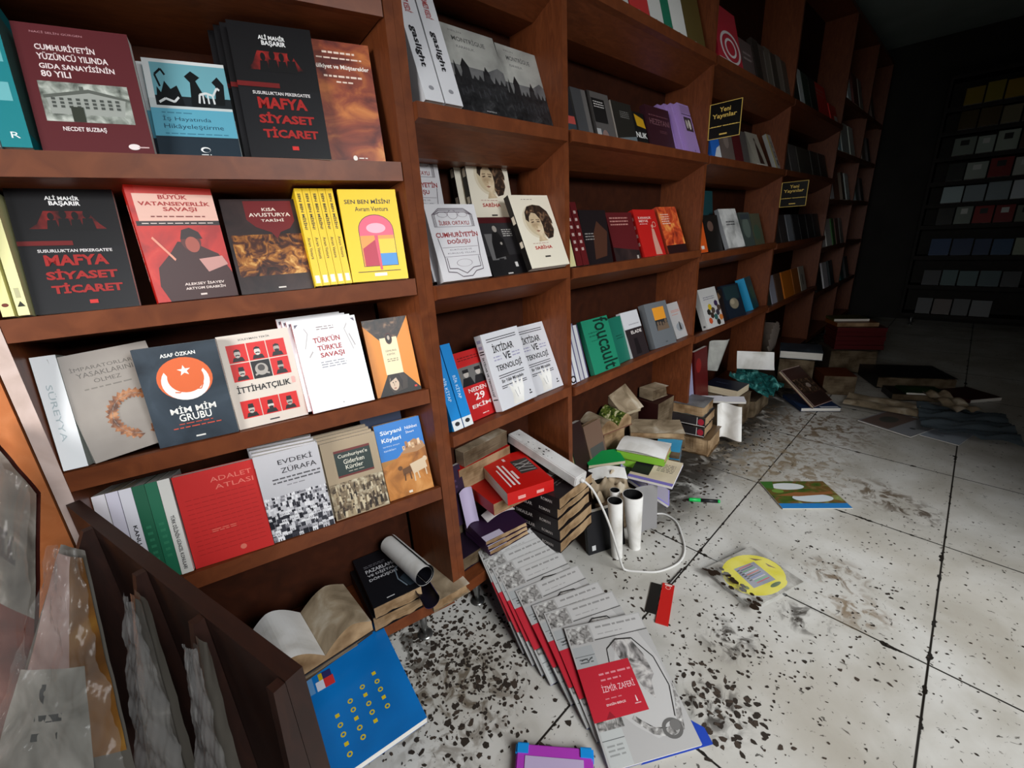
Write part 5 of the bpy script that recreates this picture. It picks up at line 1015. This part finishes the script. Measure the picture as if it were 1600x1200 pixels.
# --- black stack, red book, power strip and purple books in the narrow bookcase
BKA = [('R', .22, .38, .94, .92, '#2a2626'), ('R', .22, .38, .94, .385, '#b8a8a0'), ('L', .3, .2, .8, .3, 2, '#5a5250')] + [('G', [(.3 + .08 * i, .42), (.36 + .08 * i, .40), (.38 + .08 * i, .55 + .05 * (i % 3)), (.31 + .08 * i, .5)], ['#d0ccc8', '#6a6664', '#eceae8'][i % 3]) for i in range(7)]
BKS = [vert_text('BEYAZ YAKALILAR', .3, .42, .62, .9, '#c8c0bc', .02), vert_text('ROMAN', .32, .12, .6, .3, '#c8c0bc', .01)]
st = None
for i in range(5):
    M = mworld(.882 + .003 * (i % 2), .745 + .004 * ((i * 3) % 4), .3305 - .040 * i, 4 + (i % 3) * .7, 90)
    lab = ['topmost', 'second', 'middle', 'fourth', 'lowest'][i] + ' of the stacked swollen black books with brown wet page edges'
    if st is None: st = book(lab, M, .19, .235, .0385, '#1c1618', BKA, BKS, group='stack of swollen black books', page='wet', wet=.007)
    else: dup(st, M, lab)
RB = [('R', .36, .06, .76, .44, '#3c3836')] + [('V', [(.40 + .07 * i, .08), (.44 + .06 * ((i * 2) % 5), .42)], .010, '#a8a4a0') for i in range(5)] + [('R', .12, .82, .62, .85, '#f0e0dc'), ('R', .14, .72, .74, .765, '#f4eae6'), ('R', .12, .63, .70, .67, '#f4eae6'), ('R', .26, .55, .5, .60, '#f0e0dc'), ('R', .80, .5, .88, .56, '#f0d0cc')]
flat('thick bright red book lying on the stacks, partly under the power strip', .905, .786, .3725, 71, .225, .158, .041, '#c8140f', RB, te=90, page='white', spine_col='#c0120e', spine=[('L', .25, .1, .5, .9, 2, '#e8b0a8')])
flat('red book under the top bright red one, sticking out toward the black stack', .735, .88, .328, -8, .135, .15, .04, '#b0120e', page='wet')
flat('tan water stained book at the back under the lettered white books', .74, 1.012, .455, 3, .20, .04, .05, 'wet_paper', te=90, page='dirty')
flat('red and tan slab of books standing at the back of the narrow bookcase', .715, 1.012, .403, 0, .225, .045, .11, '#b41410', te=90, page='wet')
flat('block of damp books under the red slab at the back of the narrow bookcase', .66, 1.018, .291, 0, .2, .04, .158, '#3a1412', te=90, page='dirty')
PU = '#2e1a34'
pu = None
for i in range(3):
    M = mworld(.682 + .003 * i, .865 - .004 * i, .232 - .0175 * i, -10 + 2 * i, 90)
    lab = ['upper', 'middle', 'lower'][i] + ' one of three purple books with wavy beige page edges'
    if pu is None: pu = book(lab, M, .155, .135, .0165, PU, [('R', .0, .0, .42, .2, '#c8c0d4')], group='purple books on the bottom shelf', page='wet', wet=.006, spine_col='#5a3a68')
    else: dup(pu, M, lab)
flat('stack of damp dark books underneath the purple ones', .625, .912, .178, 0, .21, .10, .046, '#241828', page='dirty', wet=.006)
flat('tall dark purple book leaning upright behind the purple stack', .606, .982, .235, 0, .12, .19, .015, '#2a1a30', [('L', .2, .6, .8, .8, 2, '#4a3450')], te=12)
sheet_thing('loose_flap', 'pale lilac cover flap standing up behind the purple books', 'flap', mworld(.683, .955, .235, -10, 0), lambda u, v: Vector((u * .05, .018 * math.sin(u * 2.5) + .03 * v, v * .11)), paint('#b4a8c4'), 8, 8)
sheet_thing('loose_page', 'white curled page lying on the purple books', 'page', mworld(.735, .915, .236, -14, 0), lambda u, v: Vector((u * .10, v * .045, .012 + .016 * math.sin(u * 2.6))), NM['wet_white'], 10, 4)
# power strip
ps = empty('power_strip', mworld(.952, .742, .338, -2, 0) @ Matrix.Rotation(R(10.5), 4, 'X'), 'dirty white power strip lying on the red and black books', 'power strip')
WH = noise_mat('strip_plastic', [(0.3, '#b8b4b0'), (0.55, '#dcdad8'), (0.8, '#e8e6e4')], 12, 5, rough=.35)
m = MB(); m.box(0, 0, 0, .056, .312, .036, WH); m.build('housing', ps, .003)
m = MB(); _r = random.Random(12)
for k in range(26):
    cx_, cy_, r_ = _r.uniform(.006, .05), _r.gauss(.21, .04), _r.choice((.0008, .001, .0014, .003))
    m.face([(cx_ + r_ * math.cos(a) * _r.uniform(.6, 1.4), cy_ + r_ * 1.5 * math.sin(a) * _r.uniform(.6, 1.4), .0363 + .00002 * k) for a in (0, 1, 2, 3, 4, 5)], '#1c1816')
m.build('mud', ps)
m = MB(); m.tube([(.028, -.012, .018), (.028, .002, .018)], .007, WH, 10); m.build('cord_grip', ps)
cab = [(.980, .735, .352), (.984, .720, .348), (.995, .695, .315), (1.02, .665, .22), (1.045, .645, .11), (1.065, .635, .03), (1.08, .628, .0045), (1.105, .59, .004), (1.147, .544, .004), (1.225, .515, .004), (1.30, .527, .004), (1.375, .574, .004), (1.435, .625, .004), (1.45, .68, .004), (1.425, .71, .004)]
def smooth(path, k=4):
    P_ = [Vector(p) for p in path]; out = []
    for i in range(len(P_) - 1):
        a, b_, c, d = P_[max(i - 1, 0)], P_[i], P_[i + 1], P_[min(i + 2, len(P_) - 1)]
        for j in range(k):
            t = j / k
            out.append(.5 * ((2 * b_) + (c - a) * t + (2 * a - 5 * b_ + 4 * c - d) * t * t + (3 * b_ - a - 3 * c + d) * t ** 3))
    return out + [P_[-1]]
inv = ps.matrix_world.inverted()
m = MB(); m.tube([inv @ p for p in smooth(cab)], .0038, paint('#d4d2ce', .4), 8); m.build('cable', ps)

# --- upright rolled white booklets on the floor
def roll_up(label, x, y, h, r_bot, r_top, tx, ty):
    root = empty('rolled_booklet', Matrix.Translation((x, y, 0)), label, 'booklet', 'upright rolled white booklets')
    n = 26; t = .0014
    def f(u, v, k):
        a = u * 2 * math.pi * 1.08 + .6; r = (r_bot + (r_top - r_bot) * v) * (1 - .05 * u) * k
        return Vector((r * math.cos(a) + tx * v, r * math.sin(a) + ty * v, v * h))
    mb = MB(); mb.grid(lambda u, v: f(u, v, 1), n, 5, NM['wet_white']); mb.build('outer_face', root)
    mb = MB(); mb.grid(lambda u, v: f(1 - u, v, .93), n, 5, paint('#141414', .5))
    for i in range(n):
        a, b_ = f(i / n, 1, 1), f((i + 1) / n, 1, 1); c, d = f((i + 1) / n, 1, .93), f(i / n, 1, .93); mb.face([a, b_, c, d], '#c8c6c2')
    mb.build('inner_face', root)
roll_up('left upright rolled white booklet by the black stack', 1.123, .690, .228, .019, .026, -.008, .008)
roll_up('right and widest upright rolled white booklet', 1.205, .668, .222, .020, .036, -.010, .010)
roll_up('small upright rolled booklet behind the other two', 1.195, .737, .215, .014, .018, -.008, .008)
flat('black book standing behind the rolled white booklets', 1.06, .765, .0, -24, .15, .16, .02, '#16161a', [('R', .1, .08, .2, .2, '#c8c8c8')], te=8)
sheet_thing('grey_folder', 'grey warped cover standing beside the rolled white booklets', 'folder', mworld(1.27, .69, .002, -20, 0), lambda u, v: Vector((u * .088, .012 * math.sin(u * 3 + v) + .02 * v, v * .185)), paint('#8c8a8a'), thick=.001)
o = sheet_thing('crumpled_paper', 'crumpled brown wet paper behind the rolled white booklets', 'paper', mworld(1.15, .785, .165, -10, 0), lambda u, v: Vector((u * .17, v * .05, .045 + .03 * math.sin(u * 9 + 1) * math.sin(v * 7) - .06 * (1 - v) + .01 * math.sin(u * 21))), NM['wet_paper'], 18, 14)
flat('damp brown pile of books on the floor behind the rolled booklets', 1.14, .772, .155, -8, .17, .028, .153, '#5a4634', page='dirty', wet=.008)

# ---------------------------------------------------------------- heap at the foot of the third bookcase
ZB = .13
_keep = SLOPE['B']; SLOPE['B'] = 0.0   # the bottom boards are level
small('beige book leaning at the left end of the third bottom shelf', 'B', 1.115, .018, ZB + .004, .07, .245, .02, '#8a7a58', [('O', .5, .5, .25, .2, .3, '#6a5c40')])
small('dark brown book leaning beside the beige one, bottom shelf', 'B', 1.19, .018, ZB + .004, .085, .265, .025, '#281614', spine=[('R', 0, 0, 1, 1, '#2f5a44')])
small('rosy brown book with a dim photo, leaning on the bottom shelf', 'B', 1.28, .018, ZB + .004, .11, .235, .025, '#6e5648', [('R', .1, .3, .9, .6, '#4a4a48'), ('R', .4, .08, .7, .14, '#8a3a34')], wet=.004, page='wet')
SLOPE['B'] = _keep
flat('long block of sodden books filling the bottom shelf under the leaning ones', 1.115, .935, .215, 0, .30, .12, .084, '#3a2a1e', page='dirty', wet=.01)
open_book('wavy open beige book with a green patterned page, on the bottom shelf heap', mworld(1.49, .925, .290, -10, 0), .11, .08, .12, .040, .052, NM['wet_paper'], NM['pattern_green'], '#7a5040', curl=.02)
flat('sodden books under the wavy open beige book', 1.43, .955, .288, -4, .15, .09, .157, '#6a4a38', page='wet', wet=.008)
flat('pale cream soaked book leaning open against the back of the shelf', 1.60, .975, .31, -12, .14, .17, .03, 'wet_paper', te=55, page='cream', wet=.008)
flat('tan swollen lump of a book at the back of the heap', 1.86, .97, .345, -10, .12, .08, .05, 'wet_paper', page='dirty', wet=.012)
flat('dark reddish brown box of books at the back of the third bookcase', 1.845, .93, .291, 0, .16, .125, .158, '#2e1210', page='dirty')
flat('sodden books under the pale cream book', 1.60, .985, .30, 0, .17, .07, .168, '#4a3a2c', page='dirty', wet=.008)
GRN = '#7ab838'
flat('upper lime green spined book with a curled white page on it', 1.07 + .015, .655 + .02, .262, -73, .165, .13, .030, GRN, [('R', 0, 0, 1, 1, 'wet_white')], page='wet', wet=.005) if False else None
gm = None
for i in range(2):
    M = mworld(1.40 + .004 * i, .872, .262 - .036 * i, -73, 90) @ Matrix.Translation((.19, 0, 0)) @ Matrix.Rotation(R(-90), 4, 'Y') if False else mworld(1.395, .87, .250 - .036 * i, -75 + 3 * i, 88)
    lab = ['upper', 'lower'][i] + ' of the two lime green edged wet books in the heap'
    b_ = book(lab, M @ Matrix.Translation((.0, 0, 0)), .185, .135, .034, '#8ac040', [('R', 0, 0, 1, 1, 'wet_white')] if i == 0 else [], group='lime green edged books', page='wet', wet=.006)
    mm = MB(); mm.box(.0, .003, -.0012, .185, .032, .0, '#86c03c'); mm.build('green_edge', b_)
sheet_thing('loose_page', 'white curled page draped over the lime green edged books', 'page', mworld(1.392, .872, .254, -75, 0), lambda u, v: Vector((u * .19, v * .12 , .012 * math.sin(v * 2.6) + .006 * math.sin(u * 4))), NM['wet_white'], 12, 10)
flat('sodden brown books under the lime green edged ones', 1.42, .86, .172, -74, .17, .11, .04, '#7a6248', page='wet', wet=.008)
for i in range(2):
    bb = flat(['upper', 'lower'][i] + ' small light blue book end sticking out right of the lime green books', 1.575, .80, .205 - .036 * i, -70, .10, .12, .032, '#3c9cc8', page='dirty')
flat('wide tan soaked book lying open across the heap', 1.60, .93, .235, -55, .23, .14, .028, 'wet_paper', page='wet', wet=.01, te=88)
flat('sodden books supporting the tan soaked one', 1.64, .89, .20, -40, .20, .12, .066, '#5a4634', page='dirty', wet=.01)
flat('green covered book half buried left of the lime green ones', 1.245, .90, .232, -35, .15, .08, .015, '#128a44', page='cream', te=80)
sheet_thing('loose_page', 'white folded page beside the green covered book', 'page', mworld(1.20, .86, .20, -45, 0), lambda u, v: Vector((u * .14, v * .05, .014 * math.sin(u * 3) + .02 * v)), NM['wet_white'], 10, 6)
flat('black paperback under the green one, edge of the heap', 1.19, .845, .196, -22, .19, .045, .018, '#141214', page='wet', wet=.006)
flat('brown sodden pile under the black paperback', 1.19, .845, .176, -20, .17, .04, .075, '#4a3626', page='dirty', wet=.01)
flat('sodden pile on the floor in front of the bottom shelf', 1.31, .745, .06, -30, .10, .08, .058, '#4e3e2e', page='dirty', wet=.012)
flat('thin open book with a printed cream page and lavender cover edge, on the heap', 1.319, .774, .202, -77.7, .165, .165, .012, '#7a70b8', [('R', .0, .10, 1, 1, PAGE['cream']), ('R', .0, .2, .42, .98, '#1c1a20'), ('L', .52, .45, .9, .8, 6, '#5a5450')], te=85)
_x = Vector((1.455, .665, .045)) - Vector((1.345, .825, .182)); _L = _x.length; _x.normalize(); _z = Vector((.8, .5, .25)); _z = (_z - _x * _z.dot(_x)).normalized(); _y = _z.cross(_x)
book('lavender covered book hanging over the edge of the heap toward the floor', Matrix(((_x.x, _y.x, _z.x, 1.345), (_x.y, _y.y, _z.y, .825), (_x.z, _y.z, _z.z, .182), (0, 0, 0, 1))), _L, .09, .012, '#8a80c4', [('R', .02, .1, .98, 1, '#9a94a4')])
flat('soaked brown cardboard under the lavender books', 1.40, .86, .125, -74, .12, .14, .12, '#6a4e34', page='dirty', wet=.012)
# --- heap in front of the fourth bookcase
flat('grey covered wet book on top of the dark books with red dots', 2.0, .93, .255, -84, .15, .16, .05, '#6e7270', [('R', 0, 0, 1, 1, 'grey_mist')], page='wet', wet=.006, spine_col='#2a2426')
for i, zt in enumerate((.20, .145)):
    b_ = flat(['upper', 'lower'][i] + ' dark book with white lines and a red dot on its edge', 2.0, .935, zt + .002, -84 + i, .165, .16, .05, '#2a2628', page='wet', wet=.006)
    mm = MB(); mm.box(.0, .002, -.002, .165, .046, -.0005, '#2e2a2c'); draw(mm, [('R', 0, .0, 1, .08, '#d0ccc8'), ('E', .88, .5, .09, .38, '#a82838'), ('R', .76, 0, .78, 1, '#d0ccc8')], lambda u, v, k: (u * .165, .002 + .044 * (1 - v), -.0021 - EPS * k)); mm.build('printed_edge', b_)
flat('sodden brown stack beneath the dark books with red dots', 2.0, .92, .092, -84, .18, .2, .09, '#6a5238', page='wet', wet=.012)
sheet_thing('loose_page', 'white wavy page hanging down the front of the heap', 'page', mworld(2.19, .77, .03, -55, 0), lambda u, v: Vector((u * .11, .03 * math.sin(u * 5) + .05 * v, v * .17)), NM['wet_white'], 12, 8)
flat('dark navy book lying on the heap by the fourth bookcase', 2.43, .96, .225, -92, .19, .16, .04, '#101626', [('L', .2, .5, .6, .6, 1, '#4a5470')], page='cream')
flat('sodden books under the dark navy one', 2.37, .94, .182, -88, .2, .21, .17, '#5a4a38', page='dirty', wet=.012)
for i in range(2):
    flat(['left', 'right'][i] + ' white folded booklet in front of the dark navy book', 2.235 + .075 * i, .885 - .085 * i, .200 - .008 * i, -55, .115, .05, .012, '#d0ced4', te=75)
small('pale lilac booklet standing upright in the fourth bookcase', 'B', 2.065, .020, ZB + .012, .115, .33, .012, '#9a98b8', [('R', .1, .86, .4, .93, '#2a3a44')], te=8)
small('dark red book standing behind the pale lilac booklet', 'B', 2.215, .030, ZB + .012, .16, .33, .018, '#5a1414', [('E', .3, .75, .2, .12, '#8a1c1a')], te=6)
sheet_thing('grey_folder', 'crumpled grey leaflet beside the dark red book', 'leaflet', mworld(2.44, .95, .30, -20, 0), lambda u, v: Vector((u * .15 * (.5 + .5 * v), .02 * math.sin(u * 6), v * .17)), NM['grey_sky'], 8, 8)
flat('dark heap of books filling the bottom of the fourth bookcase', 2.06, .952, .262, 0, .40, .10, .13, '#241c18', page='dirty', wet=.008)
o = sheet_thing('plastic_sheet', 'crumpled teal plastic wrapping on the heap', 'plastic wrap', mworld(2.62, .67, .10, 0, 0), lambda u, v: Vector((u * .30, v * .22, .05 + .09 * v + .018 * math.sin(u * 16) * math.sin(v * 13 + u * 5) + .012 * math.sin(u * 31))), NM['teal_film'], 30, 18)
flat('soaked pile under the teal plastic wrapping', 2.62, .93, .11, -88, .2, .30, .108, '#4a3e32', page='dirty', wet=.012)
sheet_thing('loose_page', 'large white blank sheet bent over the teal plastic wrapping', 'page', mworld(2.74, .89, .255, -66, 0), lambda u, v: Vector((u * .20, v * .08, v * .09 - .015 * math.sin(v * 3) * 1)), NM['wet_white'], 10, 8)
# --- fifth bookcase: fanned pages, navy book, tilted framed book and floor litter
fan = empty('fanned_book', mworld(3.42, .90, .14, 0, 0), 'open grey book with its pages fanned out like a wheel, fifth bookcase', 'book')
for k in range(11):
    a = R(150 - 10 * k); m = MB()
    d = Vector((math.cos(a), -.10 + .018 * k, math.sin(a))); L_ = .30 - .004 * k
    p0 = Vector((.05, .02 * 0, 0)); wv = Vector((0, .10, .0))
    m.face([p0, p0 + d * L_, p0 + d * L_ + wv, p0 + wv], '#a8988c' if k % 2 else '#98887c'); m.face([p0 + wv, p0 + d * L_ + wv, p0 + d * L_, p0], '#a8988c')
    m.face([p0, p0 + d * L_, p0 + d * (L_ - .02) + Vector((.03, 0, .01)), p0 + Vector((.01, 0, 0))], '#b0a094')
    m.build('page_leaf', fan)
flat('thick dark blue book lying below the fanned pages', 3.26, .80, .265, -75, .24, .24, .05, '#16283a', [('R', 0, 0, 1, 1, 'slate')], hard=True)
flat('sodden heap under the dark blue book', 3.27, .80, .213, -78, .2, .22, .21, '#2e261e', page='dirty', wet=.014)
_x = Vector((-.065, -.218, -.17)).normalized(); _z = Vector((.99, -.1, .1)); _z = (_z - _x * _z.dot(_x)).normalized(); _y = _z.cross(_x)
fr = empty('framed_picture_book', Matrix(((_x.x, _y.x, _z.x, 3.0), (_x.y, _y.y, _z.y, .72), (_x.z, _y.z, _z.z, .205), (0, 0, 0, 1))), 'brown covered picture book with pale frame lines, tilted on the floor heap', 'book')
m = MB(); m.box(0, 0, 0, .285, .004, .20, '#3a241e'); draw(m, [('R', .0, 0, 1, .03, '#a89088'), ('R', 0, 0, .015, 1, '#a89088'), ('R', .985, 0, 1, 1, '#a89088'), ('R', .70, .06, .95, .94, '#2a1c18'), ('R', .30, .06, .68, .94, 'baroque'), ('E', .5, .6, .06, .1, '#8a7a70')], lambda u, v, k: (u * .285, -EPS * k, v * .20)); m.build('cover', fr)
m = MB(); m.box(.002, .0045, .002, .282, .016, .195, PAGE['cream']); m.build('page_block', fr)
m = MB(); m.box(0, .0165, 0, .285, .019, .2, '#7a4a44'); m.build('back_cover', fr)
flat('navy blue flat book on the floor under the tilted picture book', 2.90, .56, .026, -52, .22, .24, .024, '#142c50', [('R', .5, .02, .95, .10, '#c8ccd4')], hard=True)
flat('brown wet pile behind the tilted picture book', 3.02, .865, .14, -70, .12, .2, .138, '#3a2c20', page='dirty', wet=.012)
flat('orange brown cardboard box lid on the dark floor', 3.30, .54, .125, -62, .18, .2, .125, '#5a2c14', page='dirty')
flat('dark cover lying between the tilted picture book and the cardboard lid', 3.15, .60, .05, -64, .12, .12, .048, '#2a120e', page='dirty')
rs = None
for i in range(5):
    M = mworld(3.84, .60, .335 - .032 * i, -62 + 2 * (i % 2), 90)
    lab = ['topmost', 'second', 'middle', 'fourth', 'lowest'][i] + ' of the stacked dark red books on the floor in the dark'
    if rs is None: rs = book(lab, M, .30, .22, .030, '#4a1416', group='stack of dark red books', page='red')
    else: dup(rs, M, lab)
flat('amber book lying on the dark red stack', 3.86, .61, .365, -58, .26, .2, .028, '#7a4418', page='wet')
flat('olive book on top of the amber one', 3.90, .64, .385, -60, .22, .16, .018, '#4a4a20')
flat('grey brown soaked stack under the dark red books', 3.82, .61, .172, -62, .3, .26, .17, '#54483e', page='dirty', wet=.014)
# pale sheets and magazines on the floor further back
flat('grey magazine with a pale photo lying on the far tiles', 2.929, .291, .010, -112, .25, .285, .006, '#8a8c90', [('R', .03, .03, .58, .97, '#6a5850'), ('E', .3, .5, .15, .2, '#4a4a44'), ('R', .03, .97, 1, 1, '#b8bcc0'), ('E', .8, .4, .05, .04, '#3a3a3c')])
flat('blue white sheet between the grey magazine and the crumpled clear plastic', 2.90, .03, .007, -104, .15, .26, .004, '#9aa2ac', [('R', .1, .2, .5, .3, '#7a8088')])
sheet_thing('plastic_sheet', 'crumpled clear blue grey plastic on the far floor', 'plastic wrap', mworld(2.98, -.33, .012, 8, 0), lambda u, v: Vector((u * .42, v * .36, .010 + .02 * abs(math.sin(u * 9 + v * 2) * math.sin(v * 8 + u * 4)) + .008 * math.sin(u * 21 + v * 9) ** 2)), paint('#59646c', .2), 26, 20)
sheet_thing('crumpled_paper', 'crumpled pale peach paper on the far floor heap', 'paper', mworld(3.25, -.18, .03, 30, 0), lambda u, v: Vector((u * .3, v * .12, .03 + .03 * abs(math.sin(u * 7 + 1) * math.sin(v * 6 + 1)))), NM['wet_paper'], 16, 10)
sheet_thing('crumpled_paper', 'tan crumpled paper left of the dark floor heap', 'paper', mworld(3.14, .06, .004, 0, 0), lambda u, v: Vector((u * .22, v * .34, .015 + .02 * abs(math.sin(u * 6) * math.sin(v * 5 + u * 3)))), NM['wet_paper'], 16, 10)
flat('green covered magazine on the dark floor heap', 3.44, .14, .056, -62, .2, .14, .012, '#1c3414', [('E', .5, .5, .3, .3, '#2c4a1c')])
flat('black soaked book under the green covered magazine', 3.42, .20, .042, -65, .28, .16, .040, '#1a1612', page='dirty', wet=.008)
flat('dark maroon booklet at the right of the far floor heap', 3.60, -.14, .022, -40, .2, .2, .02, '#3a1a18')
flat('black bag of soaked papers behind the far floor heap', 3.62, .30, .08, -62, .42, .30, .078, '#161412', page='dirty', wet=.02)
# small pale scrap and a slip near the end panel
flat('small pale paper slip on the dark shelf beyond the widest panel', 3.95, .80, .42, -20, .05, .04, .002, '#c8c4c0', te=30) if False else None

# ---------------------------------------------------------------- flakes of dried mud on the tiles
rnd = random.Random(77)
m = MB(); MUD = paint('#2a221b', .8); MUD2 = paint('#3c3128', .8)
def flake(x, y, r):
    n = rnd.randint(5, 7); a0 = rnd.uniform(0, 6); st_ = rnd.uniform(.35, 1); dr = rnd.uniform(0, 3.14); h = rnd.uniform(.0006, .002)
    top = []
    for k in range(n):
        a = a0 + k * 2 * math.pi / n; rr = r * rnd.uniform(.55, 1.15)
        px, py = rr * math.cos(a), rr * st_ * math.sin(a)
        top.append(Vector((x + px * math.cos(dr) - py * math.sin(dr), y + px * math.sin(dr) + py * math.cos(dr), h)))
    mm = MUD if rnd.random() < .7 else MUD2
    m.face(top, mm)
    for k in range(n):
        p, q = top[k], top[(k + 1) % n]
        m.face([(p.x, p.y, .0002), (q.x, q.y, .0002), q, p], mm)
for _ in range(1050):
    x = rnd.gauss(.47, .13); y = rnd.gauss(.78, .14)
    if x > .22: flake(x, y, rnd.uniform(.002, .0075) * rnd.choice((1, 1, 1, 1.6)))
for _ in range(120): flake(rnd.gauss(.84, .05), rnd.gauss(.24, .07), rnd.uniform(.003, .011))
for _ in range(160): flake(rnd.gauss(1.04, .10), rnd.gauss(.26, .10), rnd.uniform(.002, .007))
for _ in range(420): flake(rnd.uniform(.75, 2.1), rnd.uniform(-.5, .5), rnd.uniform(.0015, .0045))
for _ in range(90): flake(rnd.gauss(1.35, .15), rnd.gauss(.05, .12), rnd.uniform(.002, .007))
for _ in range(60): flake(rnd.uniform(.95, 1.4), rnd.uniform(.5, .72), rnd.uniform(.003, .008))
for _ in range(260): flake(rnd.uniform(1.3, 2.6), rnd.gauss(.68, .07), rnd.uniform(.003, .010))
for _ in range(70): flake(.52 + rnd.uniform(0, .9), .489 + rnd.gauss(0, .006), rnd.uniform(.002, .006))
tag(m.build('mud_flakes'), 'dark flakes of dried mud scattered over the pale floor tiles', 'dirt', kind='stuff')
